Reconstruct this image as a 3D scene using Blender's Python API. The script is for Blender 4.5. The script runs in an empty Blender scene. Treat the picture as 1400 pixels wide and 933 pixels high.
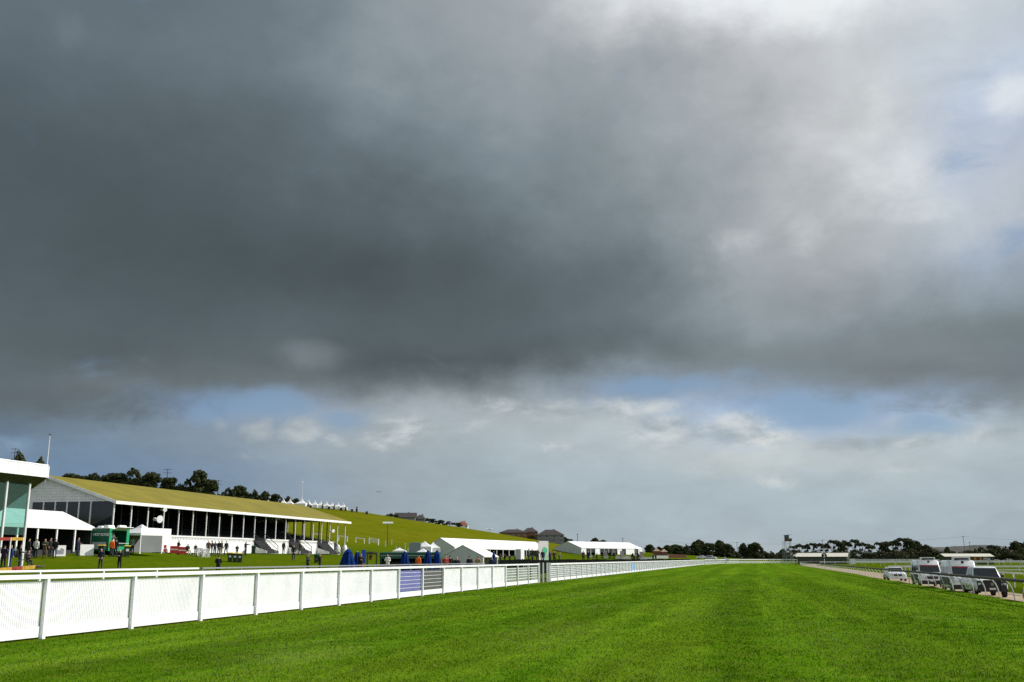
import bpy, bmesh, math, random
import numpy as np
from mathutils import Vector, Matrix, noise as mnoise
R = math.radians
rng = random.Random(7)
SC = bpy.context.scene
COL = SC.collection
# ------------------------------------------------------------------ camera
EYE = 2.15
TH, YW, FPX = R(12.33), R(13.52), 1361.0
cd = bpy.data.cameras.new('camera'); cam = bpy.data.objects.new('camera', cd); COL.objects.link(cam)
cd.lens = 35.0; cd.sensor_width = 36.0; cd.clip_end = 20000; cd.clip_start = 0.1
cam.location = (0, 0, EYE); cam.rotation_euler = (R(90) + TH, 0, YW)
SC.camera = cam
HV = Vector((-math.sin(YW), math.cos(YW), 0)); RV = Vector((math.cos(YW), math.sin(YW), 0))
def ray(u, v):
    x = (u - 700) / FPX; w = (466.5 - v) / FPX
    fw = math.cos(TH) - w * math.sin(TH); z = math.sin(TH) + w * math.cos(TH)
    return HV + RV * (x / fw) + Vector((0, 0, z / fw))
def at(u, v, D): return Vector((0, 0, EYE)) + ray(u, v) * D
def onz(u, v, z=0.0):
    r = ray(u, v); return at(u, v, (z - EYE) / r.z)
def onx(u, x, v=764):
    r = ray(u, v); return at(u, v, x / r.x)
# ------------------------------------------------------------------ tags
def tag(o, label=None, cat=None, group=None, kind=None):
    if label: o['label'] = label
    if cat: o['category'] = cat
    if group: o['group'] = group
    if kind: o['kind'] = kind
    return o
class MB:
    def __init__(s): s.v = []; s.f = []; s.m = []; s.mi = 0
    def add(s, vs, fs):
        n = len(s.v); s.v += [tuple(p) for p in vs]; s.f += [tuple(i + n for i in f) for f in fs]; s.m += [s.mi] * len(fs)
    def box(s, x0, x1, y0, y1, z0, z1):
        s.add([(x0,y0,z0),(x1,y0,z0),(x1,y1,z0),(x0,y1,z0),(x0,y0,z1),(x1,y0,z1),(x1,y1,z1),(x0,y1,z1)],
              [(0,3,2,1),(4,5,6,7),(0,1,5,4),(1,2,6,5),(2,3,7,6),(3,0,4,7)]); return s
    def bar(s, a, b, w, h=None, up=(0,0,1)):
        a = Vector(a); b = Vector(b); h = h or w; d = (b - a).normalized(); up = Vector(up)
        if abs(d.dot(up)) > .98: up = Vector((1,0,0))
        sx = d.cross(up).normalized() * (w/2); sz = sx.cross(d).normalized() * (h/2)
        p = [a-sx-sz, a+sx-sz, a+sx+sz, a-sx+sz, b-sx-sz, b+sx-sz, b+sx+sz, b-sx+sz]
        s.add(p, [(0,1,2,3),(7,6,5,4),(0,4,5,1),(1,5,6,2),(2,6,7,3),(3,7,4,0)]); return s
    def tube(s, pts, r, n=8, cap=True):
        pts = [Vector(p) for p in pts]; rs = r if isinstance(r, (list, tuple)) else [r]*len(pts)
        base = len(s.v); k = len(pts)
        for i, p in enumerate(pts):
            d = (pts[min(i+1,k-1)] - pts[max(i-1,0)]).normalized()
            up = Vector((0,0,1)) if abs(d.z) < .95 else Vector((1,0,0))
            a = d.cross(up).normalized(); b = a.cross(d)
            for j in range(n):
                t = 2*math.pi*j/n; s.v.append(tuple(p + (a*math.cos(t) + b*math.sin(t))*rs[i]))
        fs = [(base+i*n+j, base+i*n+(j+1)%n, base+(i+1)*n+(j+1)%n, base+(i+1)*n+j) for i in range(k-1) for j in range(n)]
        if cap: fs += [tuple(base+j for j in range(n))[::-1], tuple(base+(k-1)*n+j for j in range(n))]
        s.f += fs; s.m += [s.mi]*len(fs); return s
    def cyl(s, x, y, z0, z1, r, n=10, r1=None): return s.tube([(x,y,z0),(x,y,z1)], [r, r if r1 is None else r1], n)
    def quad(s, a, b, c, d): s.add([a,b,c,d], [(0,1,2,3)]); return s
    def poly(s, pts): s.add(pts, [tuple(range(len(pts)))]); return s
    def slab(s, pts, t):
        pts = [Vector(p) for p in pts]; n = (pts[1]-pts[0]).cross(pts[2]-pts[0]).normalized()*t; k = len(pts)
        s.add(pts + [p - n for p in pts], [tuple(range(k)), tuple(range(2*k-1, k-1, -1))] + [(i, i+k, (i+1)%k+k, (i+1)%k) for i in range(k)]); return s
    def prism(s, prof, y0, y1, axis='y'):
        k = len(prof)
        if axis == 'y': A = [(p[0], y0, p[1]) for p in prof]; B = [(p[0], y1, p[1]) for p in prof]
        elif axis == 'x': A = [(y0, p[0], p[1]) for p in prof]; B = [(y1, p[0], p[1]) for p in prof]
        else: A = [(p[0], p[1], y0) for p in prof]; B = [(p[0], p[1], y1) for p in prof]
        s.add(A + B, [tuple(range(k)), tuple(range(2*k-1, k-1, -1))] + [(i, i+k, (i+1)%k+k, (i+1)%k) for i in range(k)]); return s
    def lathe(s, prof, cx=0, cy=0, n=16, wob=None):
        base = len(s.v); k = len(prof)
        for i, (r, z) in enumerate(prof):
            for j in range(n):
                t = 2*math.pi*j/n; q = r*(1 if wob is None else wob(t, z)); s.v.append((cx+q*math.cos(t), cy+q*math.sin(t), z))
        fs = [(base+i*n+j, base+i*n+(j+1)%n, base+(i+1)*n+(j+1)%n, base+(i+1)*n+j) for i in range(k-1) for j in range(n)]
        fs += [tuple(base+j for j in range(n))[::-1], tuple(base+(k-1)*n+j for j in range(n))]
        s.f += fs; s.m += [s.mi]*len(fs); return s
    def mesh(s, name, mats, smooth=False, bevel=0, fix=True):
        me = bpy.data.meshes.new(name); me.from_pydata(s.v, [], s.f)
        mats = mats if isinstance(mats, (list, tuple)) else [mats]
        for m in mats: me.materials.append(m)
        if len(mats) > 1: me.polygons.foreach_set('material_index', s.m)
        if fix or bevel:
            bm = bmesh.new(); bm.from_mesh(me)
            bmesh.ops.recalc_face_normals(bm, faces=bm.faces)
            if bevel:
                bmesh.ops.bevel(bm, geom=[e for e in bm.edges if e.is_manifold and e.calc_face_angle(0) > .5], offset=bevel, segments=2, affect='EDGES', profile=.5)
            bm.to_mesh(me); bm.free()
        if smooth:
            me.polygons.foreach_set('use_smooth', [True]*len(me.polygons))
            if smooth != 'all':
                try: me.set_sharp_from_angle(angle=R(40))
                except Exception: pass
        me.update(); return me
def part(name, mb, mat, parent, label=None, smooth=False, bevel=0, loc=None, kind=None):
    me = mb.mesh(name, mat, smooth, bevel) if isinstance(mb, MB) else mb
    o = bpy.data.objects.new(name, me); COL.objects.link(o)
    if parent is not None: o.parent = parent
    if loc is not None: o.location = loc
    if label: o['label'] = label
    if kind: o['kind'] = kind
    return o
def thing(name, label, cat, loc=(0,0,0), rz=0, group=None, kind=None):
    o = bpy.data.objects.new(name, None); o.empty_display_size = .3; COL.objects.link(o)
    o.location = loc; o.rotation_euler = (0,0,rz); return tag(o, label, cat, group, kind)
def single(name, mb, mat, label, cat, loc=(0,0,0), rz=0, group=None, smooth=False, bevel=0, kind=None):
    o = part(name, mb, mat, None, None, smooth, bevel); o.location = loc; o.rotation_euler = (0,0,rz)
    return tag(o, label, cat, group, kind)
def kids(o): return [c for c in bpy.data.objects if c.parent == o]
def dup(src, loc, rz=0, label=None, group=None, scale=None):
    r = src.copy(); COL.objects.link(r); r.location = loc; r.rotation_euler = (0,0,rz)
    if scale: r.scale = scale
    if label: r['label'] = label
    if group: r['group'] = group
    for ch in kids(src):
        c = ch.copy(); COL.objects.link(c); c.parent = r
        for g in kids(ch):
            d = g.copy(); COL.objects.link(d); d.parent = c
    return r
# ------------------------------------------------------------------ materials
def s2l(c): return tuple((x/12.92 if x <= .04045 else ((x+.055)/1.055)**2.4) for x in c)
MATS = {}
def mat(name, col, rough=.6, var=.12, scale=3.0, bump=0, metal=0, spec=.4, col2=None, trans=None, bscale=None, coat=0):
    if name in MATS: return MATS[name]
    m = bpy.data.materials.new(name); m.use_nodes = True; nt = m.node_tree; N = nt.nodes; L = nt.links
    b = N['Principled BSDF']; b.inputs['Roughness'].default_value = rough; b.inputs['Metallic'].default_value = metal
    b.inputs['Specular IOR Level'].default_value = spec; b.inputs['Coat Weight'].default_value = coat
    tc = N.new('ShaderNodeTexCoord'); nz = N.new('ShaderNodeTexNoise'); nz.inputs['Scale'].default_value = scale
    nz.inputs['Detail'].default_value = 5; L.new(tc.outputs['Object'], nz.inputs['Vector'])
    mx = N.new('ShaderNodeMix'); mx.data_type = 'RGBA'
    c2 = col2 or tuple(min(1, c*(1+var)) for c in col)
    mx.inputs['A'].default_value = (*[c*(1-var) for c in col], 1); mx.inputs['B'].default_value = (*c2, 1)
    rp = N.new('ShaderNodeMapRange'); rp.inputs[1].default_value = .3; rp.inputs[2].default_value = .7
    L.new(nz.outputs['Fac'], rp.inputs[0]); L.new(rp.outputs[0], mx.inputs['Factor']); L.new(mx.outputs['Result'], b.inputs['Base Color'])
    if bump:
        n2 = N.new('ShaderNodeTexNoise'); n2.inputs['Scale'].default_value = bscale or scale*6; n2.inputs['Detail'].default_value = 6
        L.new(tc.outputs['Object'], n2.inputs['Vector']); bp = N.new('ShaderNodeBump'); bp.inputs['Strength'].default_value = bump; bp.inputs['Distance'].default_value = .05
        L.new(n2.outputs['Fac'], bp.inputs['Height']); L.new(bp.outputs['Normal'], b.inputs['Normal'])
    if trans:
        out = [n for n in N if n.type == 'OUTPUT_MATERIAL'][0]; tr = N.new('ShaderNodeBsdfTranslucent'); L.new(mx.outputs['Result'], tr.inputs['Color'])
        ms = N.new('ShaderNodeMixShader'); ms.inputs[0].default_value = trans; L.new(b.outputs[0], ms.inputs[1]); L.new(tr.outputs[0], ms.inputs[2]); L.new(ms.outputs[0], out.inputs['Surface'])
    MATS[name] = m; return m
def stripes(name, col, col2, axis=0, freq=10.0, rough=.5, metal=0, duty=.85, bump=.3, var=.06, sc=1.5):
    """ribbed sheet: narrow grooves of the second colour every 1/freq metres along one axis"""
    if name in MATS: return MATS[name]
    m = mat(name, col, rough, var, sc, metal=metal); nt = m.node_tree; N = nt.nodes; L = nt.links; b = N['Principled BSDF']
    tc = N.new('ShaderNodeTexCoord'); sp = N.new('ShaderNodeSeparateXYZ'); L.new(tc.outputs['Object'], sp.inputs[0])
    mu = N.new('ShaderNodeMath'); mu.operation = 'MULTIPLY'; mu.inputs[1].default_value = freq; L.new(sp.outputs[axis], mu.inputs[0])
    fr = N.new('ShaderNodeMath'); fr.operation = 'FRACT'; L.new(mu.outputs[0], fr.inputs[0])
    gt = N.new('ShaderNodeMath'); gt.operation = 'GREATER_THAN'; gt.inputs[1].default_value = duty; L.new(fr.outputs[0], gt.inputs[0])
    base = b.inputs['Base Color'].links[0].from_socket
    mx = N.new('ShaderNodeMix'); mx.data_type = 'RGBA'; mx.inputs['B'].default_value = (*col2, 1); L.new(gt.outputs[0], mx.inputs['Factor']); L.new(base, mx.inputs['A'])
    L.new(mx.outputs['Result'], b.inputs['Base Color'])
    bp = N.new('ShaderNodeBump'); bp.invert = True; bp.inputs['Strength'].default_value = bump; bp.inputs['Distance'].default_value = .02
    L.new(gt.outputs[0], bp.inputs['Height']); L.new(bp.outputs['Normal'], b.inputs['Normal']); return m
def glass(name, col, alpha=.45, rough=.05):
    if name in MATS: return MATS[name]
    m = mat(name, col, rough, .03, 2); nt = m.node_tree; N = nt.nodes; L = nt.links; b = N['Principled BSDF']
    out = [n for n in N if n.type == 'OUTPUT_MATERIAL'][0]; tr = N.new('ShaderNodeBsdfTransparent'); tr.inputs[0].default_value = (*[min(1, c*1.0) for c in col], 1)
    ms = N.new('ShaderNodeMixShader'); ms.inputs[0].default_value = 1-alpha; L.new(b.outputs[0], ms.inputs[1]); L.new(tr.outputs[0], ms.inputs[2]); L.new(ms.outputs[0], out.inputs['Surface']); return m
WHITE = mat('white_paint', (.80,.80,.79), .45, .05, 2.0)
WHITED = mat('weathered_white_paint', (.72,.73,.73), .5, .10, 1.2, bump=.05)
CANVAS = mat('white_canvas', (.80,.80,.80), .7, .04, .8)
CANVASG = mat('shade_toned_grey_canvas', (.52,.55,.55), .7, .06, .8)  # white canvas greyed so gables and tent walls carry shade in their colour
BLACK = mat('black_matt', (.012,.012,.013), .6, .2, 4)
DARK = mat('dark_steel', (.035,.036,.038), .5, .2, 3)
GREY = mat('grey_steel', (.30,.31,.32), .45, .1, 3, metal=.3)
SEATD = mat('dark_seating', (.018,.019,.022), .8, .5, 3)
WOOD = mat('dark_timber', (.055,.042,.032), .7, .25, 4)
RUBBER = mat('tyre_rubber', (.015,.015,.015), .8, .2, 8)
CHROME = mat('bright_metal', (.55,.55,.56), .25, .05, 4, metal=.9)
LENS = mat('lamp_lens', (.65,.67,.68), .1, .05, 9)
WGLASS = mat('dark_window_glass', (.02,.026,.03), .06, .2, 2, spec=.6)
# ------------------------------------------------------------------ terrain
XF = -19.25          # spectator fence
def xb(y):           # left edge of the turf track
    pts = [(-1e4,XF),(380,XF),(430,-17.6),(470,-15.5),(516,-9),(540,5),(551,24),(556,60),(560,4000)]
    for (y0,x0),(y1,x1) in zip(pts, pts[1:]):
        if y <= y1: return x0 + (x1-x0)*(y-y0)/(y1-y0)
    return 4000
ctl = []
PATH = [(XF,-400),(XF,380),(-17.6,430),(-15.5,470),(-9,516),(5,540),(24,551),(60,556),(4000,557)]
def c_(u,v,D): p = at(u,v,D); ctl.append((p.x,p.y,p.z))
for a in [(23,777,78),(138,779,88),(318,770,112),(401,766,125),(433,769.5,120),(160,754.5,107),(230,756,116),(344,756.6,135.5),(461,758,168),
          (40,753,98),(105,753,104),(600,763,220),(742,762,268),(760,757.6,392),(795,758.5,400),(891,760,430),(967,764.3,425),
          (500,746,215),(530,744,240),(540,733,310),(600,744,330),(680,744,380),(480,728,300),(740,752,400),(840,757,460),
          (345,690,395),(410,694,400),(475,698,405),(560,711,430),(640,723,455),(690,731,475),(735,739,490),(770,746,500),(830,752,520),(900,757,540),
          (300,688,385),(200,681,375),(100,673,365),(0,665,355)]: c_(*a)
for u,z in [(300,17),(410,15),(475,14),(560,12.5),(640,10),(690,9),(770,5),(100,22)]:
    p = at(u,764,600); ctl.append((p.x,p.y,z))
for y in (0,40,80,130,200,280,360): ctl.append((-33,y,.85)); ctl.append((-24,y,.66))
for y in (20,60): ctl.append((-60,y,1.4)); ctl.append((-90,y,2.9))
for y in (100,130,165): ctl.append((-84,y,3.0))
for y in (-100,0): ctl.append((-200,y,14))
ctl += [(-400,0,28),(-400,300,34),(-400,700,24),(-100,900,6),(0,900,1.2),(100,900,1),(-250,900,12)]
CT = np.array(ctl); PX = CT[:,:2]/100.0
def _U(d2): return np.where(d2 > 0, d2*np.log(np.maximum(d2,1e-12)), 0)
_n = len(CT); _K = _U(((PX[:,None]-PX[None])**2).sum(-1)) + np.eye(_n)*.002
_A = np.zeros((_n+3,_n+3)); _A[:_n,:_n] = _K; _A[:_n,_n] = 1; _A[:_n,_n+1:] = PX; _A[_n,:_n] = 1; _A[_n+1:,:_n] = PX.T
_W = np.linalg.solve(_A, np.concatenate([CT[:,2],[0,0,0]]))
def Zarr(x, y):
    x = np.asarray(x,float); y = np.asarray(y,float); xc = np.clip(x,-420,200); yc = np.clip(y,-100,900)
    P = np.stack([xc,yc],-1)/100.0
    z = _U(((P[...,None,:]-PX)**2).sum(-1))@_W[:_n] + _W[_n] + P@_W[_n+1:]
    b = np.array([xb(t) for t in y.ravel()]).reshape(y.shape); inside = (x >= b) & (y < 556)
    ds = np.full(x.shape, 1e9)
    for (x0,y0),(x1,y1) in zip(PATH, PATH[1:]):
        dx_, dy_ = x1-x0, y1-y0; q = np.clip(((x-x0)*dx_+(y-y0)*dy_)/(dx_*dx_+dy_*dy_),0,1); ds = np.minimum(ds, np.hypot(x-x0-q*dx_, y-y0-q*dy_))
    ds = np.where(inside, 0, ds); wd_ = 4.0 + 16.0*np.clip((y-330)/60,0,1)
    t = np.clip((ds-.6-np.clip((y-330)/60,0,1)*1.5)/wd_,0,1); t = t*t*(3-2*t)
    return np.clip(z,0,40)*t
def Z(x, y): return float(Zarr(np.array([x]), np.array([y]))[0])
def gp(u, D):
    p = at(u,764,D); return Vector((p.x,p.y,Z(p.x,p.y)))
# ------------------------------------------------------------------ sky and sun
SUN_AZ, SUN_EL = 66.0, 34.0
w = bpy.data.worlds.new('World'); SC.world = w; w.use_nodes = True; NT = w.node_tree; NN = NT.nodes; LL = NT.links; NN.clear()
def nd(t, **k):
    n = NN.new(t)
    for a, b in k.items(): setattr(n, a, b)
    return n
def lk(a, b): LL.new(a, b)
def m_(op, a, b=None, c=None, clamp=False):
    n = nd('ShaderNodeMath', operation=op, use_clamp=clamp)
    for i, q in enumerate((a, b, c)):
        if q is None: continue
        if isinstance(q, (int, float)): n.inputs[i].default_value = q
        else: lk(q, n.inputs[i])
    return n.outputs[0]
def mixc(f, a, b, blend='MIX'):
    n = nd('ShaderNodeMix', data_type='RGBA', blend_type=blend)
    for s, q in (('Factor', f), ('A', a), ('B', b)):
        if isinstance(q, (int, float)): n.inputs[s].default_value = q
        elif isinstance(q, tuple): n.inputs[s].default_value = (*q, 1)
        else: lk(q, n.inputs[s])
    return n.outputs['Result']
def sstep(x, a, b):
    n = nd('ShaderNodeMapRange', interpolation_type='SMOOTHSTEP'); lk(x, n.inputs[0])
    n.inputs[1].default_value = a; n.inputs[2].default_value = b; return n.outputs[0]
tc = nd('ShaderNodeTexCoord'); sep = nd('ShaderNodeSeparateXYZ'); lk(tc.outputs['Generated'], sep.inputs[0])
dx, dy, dz = sep.outputs
AZ = m_('MULTIPLY', m_('ARCTAN2', dx, dy), 180/math.pi)
EL = m_('MULTIPLY', m_('ARCSINE', dz), 180/math.pi)
# cloud-deck plane coordinates (true perspective of a flat cloud base)
den = m_('ADD', m_('MAXIMUM', dz, 0.0), .10)
pc = nd('ShaderNodeCombineXYZ'); lk(m_('DIVIDE', dx, den), pc.inputs[0]); lk(m_('DIVIDE', dy, den), pc.inputs[1])
def noise2(vec, scale, detail, off=(0,0,0), rough=.55, sc=(1,1,1), dist=0.0):
    mp = nd('ShaderNodeMapping'); lk(vec, mp.inputs[0]); mp.inputs['Location'].default_value = off; mp.inputs['Scale'].default_value = sc
    n = nd('ShaderNodeTexNoise'); lk(mp.outputs[0], n.inputs['Vector']); n.inputs['Scale'].default_value = scale; n.inputs['Detail'].default_value = detail
    n.inputs['Roughness'].default_value = rough; n.inputs['Distortion'].default_value = dist; return n
ac = nd('ShaderNodeCombineXYZ'); lk(AZ, ac.inputs[0]); lk(EL, ac.inputs[1])
wn = noise2(ac.outputs[0], .085, 9, (3.1, 7.7, 0), .60, (1, 1.5, 1))
wsep = nd('ShaderNodeSeparateColor'); lk(wn.outputs['Color'], wsep.inputs[0])
elk = m_('ADD', 1.0, m_('MULTIPLY', sstep(EL, 10, 20), .9))
AZw = m_('ADD', AZ, m_('MULTIPLY', m_('SUBTRACT', wsep.outputs[0], .5), 14.0))
ELw = m_('ADD', EL, m_('MULTIPLY', m_('MULTIPLY', m_('SUBTRACT', wsep.outputs[1], .5), 5.6), elk))
ROWS = [0,2,4,6,8,9.5,11,13,16,19,22,25,28,31]
TAB = [
 [(130,148,165),(140,155,168),(151,164,174),(154,166,174),(161,174,181),(166,179,186),(171,182,188),(166,178,186),(161,174,182)],
 [(118,140,165),(125,145,165),(138,154,168),(153,166,175),(159,173,180),(169,183,190),(173,187,194),(171,185,193),(169,182,190)],
 [(112,138,168),(118,140,165),(132,152,172),(156,169,178),(165,179,186),(171,185,193),(175,189,195),(177,190,196),(173,186,193)],
 [(108,132,160),(118,138,155),(139,154,168),(163,175,181),(171,184,190),(179,191,197),(193,201,203),(181,193,200),(176,189,195)],
 [(100,112,122),(108,119,126),(122,145,174),(165,175,182),(169,179,184),(181,192,198),(165,187,215),(153,173,197),(141,152,158)],
 [(98,110,118),(102,112,117),(110,122,131),(121,131,136),(138,148,153),(148,164,182),(138,154,170),(124,134,142),(120,130,136)],
 [(93,104,109),(89,99,104),(98,108,112),(86,94,98),(92,100,104),(112,121,125),(127,137,141),(126,135,140),(118,129,135)],
 [(90,101,106),(84,95,100),(92,102,106),(88,97,100),(91,99,102),(108,117,119),(140,150,155),(142,153,160),(127,139,145)],
 [(83,96,103),(78,91,96),(78,90,95),(75,85,89),(88,97,99),(105,113,115),(156,164,167),(172,184,195),(160,174,190)],
 [(79,94,103),(78,92,99),(79,92,97),(84,94,99),(100,111,115),(119,127,130),(161,169,171),(183,192,198),(185,196,208)],
 [(82,98,108),(84,97,105),(88,100,108),(95,106,112),(118,130,135),(135,144,146),(164,171,174),(213,219,221),(183,197,218)],
 [(85,103,115),(95,110,119),(99,112,120),(111,123,132),(132,144,151),(147,155,159),(178,184,187),(197,204,207),(186,201,222)],
 [(93,110,124),(101,116,129),(110,122,132),(134,147,155),(148,159,164),(166,173,176),(193,199,202),(201,208,211),(193,204,216)],
 [(95,112,128),(102,116,128),(112,125,135),(146,158,165),(161,172,179),(208,215,218),(240,244,246),(234,239,241),(205,213,220)]]
cols = [-42,-35,-28,-21,-14,-7,0,7,14]
def ramp(stops):
    n = nd('ShaderNodeValToRGB'); cr = n.color_ramp; cr.interpolation = 'CARDINAL' if len(stops) > 6 else 'EASE'
    cr.elements[0].position = stops[0][0]; cr.elements[0].color = (*s2l([q/255 for q in stops[0][1]]), 1)
    cr.elements[1].position = stops[-1][0]; cr.elements[1].color = (*s2l([q/255 for q in stops[-1][1]]), 1)
    for p, c in stops[1:-1]:
        e = cr.elements.new(p); e.color = (*s2l([q/255 for q in c]), 1)
    lk(ELF, n.inputs[0]); return n.outputs[0]
ELF = m_('DIVIDE', m_('ADD', ELw, 5.0), 95.0, clamp=True)
F = lambda e: (e+5)/95
RMP = []
for j, a in enumerate(cols):
    st = [(F(e), TAB[i][j]) for i, e in enumerate(ROWS)]
    top = TAB[-1][j]; hi = tuple(min(255, int(c*.7 + 60)) for c in top)
    RMP.append((a, ramp([(0, TAB[0][j])] + st + [(F(45), hi), (1, (128,137,145))])))
far = {32: [(0,(160,172,180)),(F(12),(160,172,182)),(F(25),(205,213,222)),(F(40),(225,230,234)),(1,(128,137,145))],
       62: [(0,(170,182,190)),(F(15),(185,195,205)),(F(34),(248,250,252)),(F(60),(215,222,228)),(1,(128,137,145))],
       110: [(0,(185,198,210)),(F(20),(215,222,228)),(F(50),(170,180,190)),(1,(128,137,145))],
       180: [(0,(190,204,220)),(F(20),(205,214,224)),(F(50),(165,175,185)),(1,(128,137,145))]}
neg = {-60: [(0,(120,142,165)),(F(12),(95,110,122)),(F(30),(105,120,132)),(1,(128,137,145))],
       -110: [(0,(125,140,158)),(F(20),(125,138,150)),(F(50),(150,162,172)),(1,(128,137,145))],
       -180: far[180]}
ALLC = [(a, ramp(neg[a])) for a in (-180,-110,-60)] + RMP + [(a, ramp(far[a])) for a in (32,62,110,180)]
cur = ALLC[0][1]
for (a0, _), (a1, c1) in zip(ALLC, ALLC[1:]):
    cur = mixc(sstep(AZw, a0, a1) if a1-a0 > 10 else m_('DIVIDE', m_('SUBTRACT', AZw, a0), a1-a0, clamp=True), cur, c1)
# the deck is a neutral grey: pull the table colours towards grey above its lower edge
hiM = sstep(EL, 8.5, 13); loM = m_('SUBTRACT', 1.0, hiM)
hsv = nd('ShaderNodeHueSaturation'); lk(cur, hsv.inputs['Color']); lk(m_('SUBTRACT', 1.0, m_('MULTIPLY', hiM, .04)), hsv.inputs['Saturation'])
cur = hsv.outputs[0]
bw = nd('ShaderNodeRGBToBW'); lk(cur, bw.inputs[0])
tint = mixc(sstep(bw.outputs[0], .08, .55), (.80,1.04,1.18), (.96,1.0,1.04))
tv = nd('ShaderNodeVectorMath', operation='SCALE'); lk(tint, tv.inputs[0]); lk(bw.outputs[0], tv.inputs[3])
cur = mixc(m_('MULTIPLY', hiM, m_('SUBTRACT', .85, m_('MULTIPLY', sstep(AZ, 4, 12), .6))), cur, tv.outputs[0])
# soft billows in the deck, finer ones lower down
nA = noise2(pc.outputs[0], .95, 9, (1.3, 4.2, 0), .60, dist=.5).outputs['Fac']
nB = noise2(ac.outputs[0], .17, 9, (9.3, 2.2, 0), .60, (1, 1.3, 1), dist=.4).outputs['Fac']
nC = noise2(ac.outputs[0], .22, 9, (5.5, 1.2, 0), .60, (1, 2.4, 1), dist=.3).outputs['Fac']
sunside = sstep(AZ, -16, 4)
ampA = m_('ADD', .24, m_('MULTIPLY', sunside, .02)); ampB = m_('ADD', .28, m_('MULTIPLY', sunside, .24))
gA = m_('ADD', 1.0, m_('MULTIPLY', m_('ADD', m_('MULTIPLY', m_('SUBTRACT', nA, .5), ampA), m_('MULTIPLY', m_('SUBTRACT', nB, .5), ampB)), hiM))
gC = m_('ADD', gA, m_('MULTIPLY', m_('MULTIPLY', m_('SUBTRACT', nC, .5), .42), loM))
gm = nd('ShaderNodeCombineColor')
for i in range(3): lk(gC, gm.inputs[i])
cloud = mixc(1.0, cur, gm.outputs[0], 'MULTIPLY')
# cumulus banks and clear gaps: each an ellipse in azimuth / elevation broken up by noise
def azel(u, v):
    r = ray(u, v).normalized(); return math.degrees(math.atan2(r.x, r.y)), math.degrees(math.asin(r.z))
nP = noise2(ac.outputs[0], .34, 10, (2.45, 6.3, 0), .62, (1, 1.45, 1), dist=.6).outputs['Fac']
nQ = noise2(ac.outputs[0], .16, 9, (8.2, 3.3, 0), .58, (1, 1.7, 1), dist=.4).outputs['Fac']
def blob(u, v, ru, rv, amp=1.0):
    a, e = azel(u, v); ra, re = ru*.042, rv*.042
    x = m_('DIVIDE', m_('SUBTRACT', AZ, a), ra); y = m_('DIVIDE', m_('SUBTRACT', EL, e), re)
    d = m_('ADD', m_('MULTIPLY', x, x), m_('MULTIPLY', y, y))
    return m_('MULTIPLY', m_('EXPONENT', m_('MULTIPLY', d, -1.0)), amp)
def field(lst):
    acc = blob(*lst[0])
    for q in lst[1:]: acc = m_('MAXIMUM', acc, blob(*q))
    return acc
sky = nd('ShaderNodeTexSky', sky_type='NISHITA', sun_disc=False, sun_elevation=R(SUN_EL), sun_rotation=R(SUN_AZ), air_density=1.0, dust_density=.6, ozone_density=2.0)
clear = nd('ShaderNodeVectorMath', operation='SCALE'); lk(sky.outputs[0], clear.inputs[0]); clear.inputs[3].default_value = .075
clr = mixc(.45, clear.outputs[0], s2l((138/255,170/255,207/255)))
holes = field([(345,552,110,28,1.1),(280,562,50,24,.9),(470,572,60,20,.9),(905,528,95,20,1.1),(1130,566,120,30,1.1),(1250,580,80,20,.8),(25,606,55,16,.8),(120,598,50,14,.5),(1312,185,60,60,.52),(1390,318,60,34,.58)])
hm = sstep(m_('ADD', holes, m_('MULTIPLY', m_('SUBTRACT', nQ, .5), 2.2)), .25, 1.05)
cloud = mixc(m_('MULTIPLY', hm, .86), cloud, clr)
puffs = field([(540,592,52,27,1.15),(412,590,34,23,1.0),(352,588,34,16,.7),(300,580,18,14,.7),(455,602,26,13,.7),(320,622,60,10,.4),(965,588,120,32,.95),(1045,600,62,17,1.0),(870,556,80,20,.75),(720,560,110,26,.6),(1190,606,120,13,.75),(1060,658,34,15,.7),(1340,596,100,15,.6),(640,580,50,18,.6),(900,640,120,14,.45),(1250,640,120,10,.45),(760,610,40,12,.6),(130,560,40,12,.25)])
pm = sstep(m_('ADD', puffs, m_('MULTIPLY', m_('SUBTRACT', nP, .5), 1.6)), .30, .92)
pcol = mixc(sstep(AZ, -38, -16), s2l((150/255,162/255,170/255)), s2l((212/255,217/255,217/255)))
shade = mixc(sstep(nC, .35, .62), s2l((158/255,170/255,176/255)), pcol)
cloud = mixc(m_('MULTIPLY', pm, .85), cloud, shade)
dark = field([(120,552,170,34,.85),(640,505,150,16,.8),(250,505,120,14,.6),(1150,540,80,18,.6),(1330,545,150,26,.8),(960,505,60,12,.5),(1010,515,40,12,.5)])
dm = sstep(m_('ADD', dark, m_('MULTIPLY', m_('SUBTRACT', nP, .5), 1.5)), .35, 1.0)
dcol = mixc(sstep(AZ, -20, 0), s2l((96/255,106/255,112/255)), s2l((124/255,134/255,140/255)))
cloud = mixc(m_('MULTIPLY', dm, .75), cloud, dcol)
lite = field([(430,485,60,30,1.0),(1230,225,70,50,.65),(1095,0,60,50,1.0),(1105,325,60,45,.6),(1000,330,80,30,.5),(40,425,50,25,.4),(1380,130,40,40,.9),(1250,290,90,22,.5),(100,45,30,35,.5),(390,25,160,30,.2)])
lm = sstep(m_('ADD', lite, m_('MULTIPLY', m_('SUBTRACT', nB, .5), 1.3)), .30, 1.1)
lcol = mixc(sstep(AZ, -24, 0), s2l((128/255,138/255,144/255)), s2l((234/255,238/255,240/255)))
final = mixc(m_('MULTIPLY', lm, .62), cloud, lcol)
bg = nd('ShaderNodeBackground'); lk(final, bg.inputs[0]); bg.inputs[1].default_value = 1.0
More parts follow.
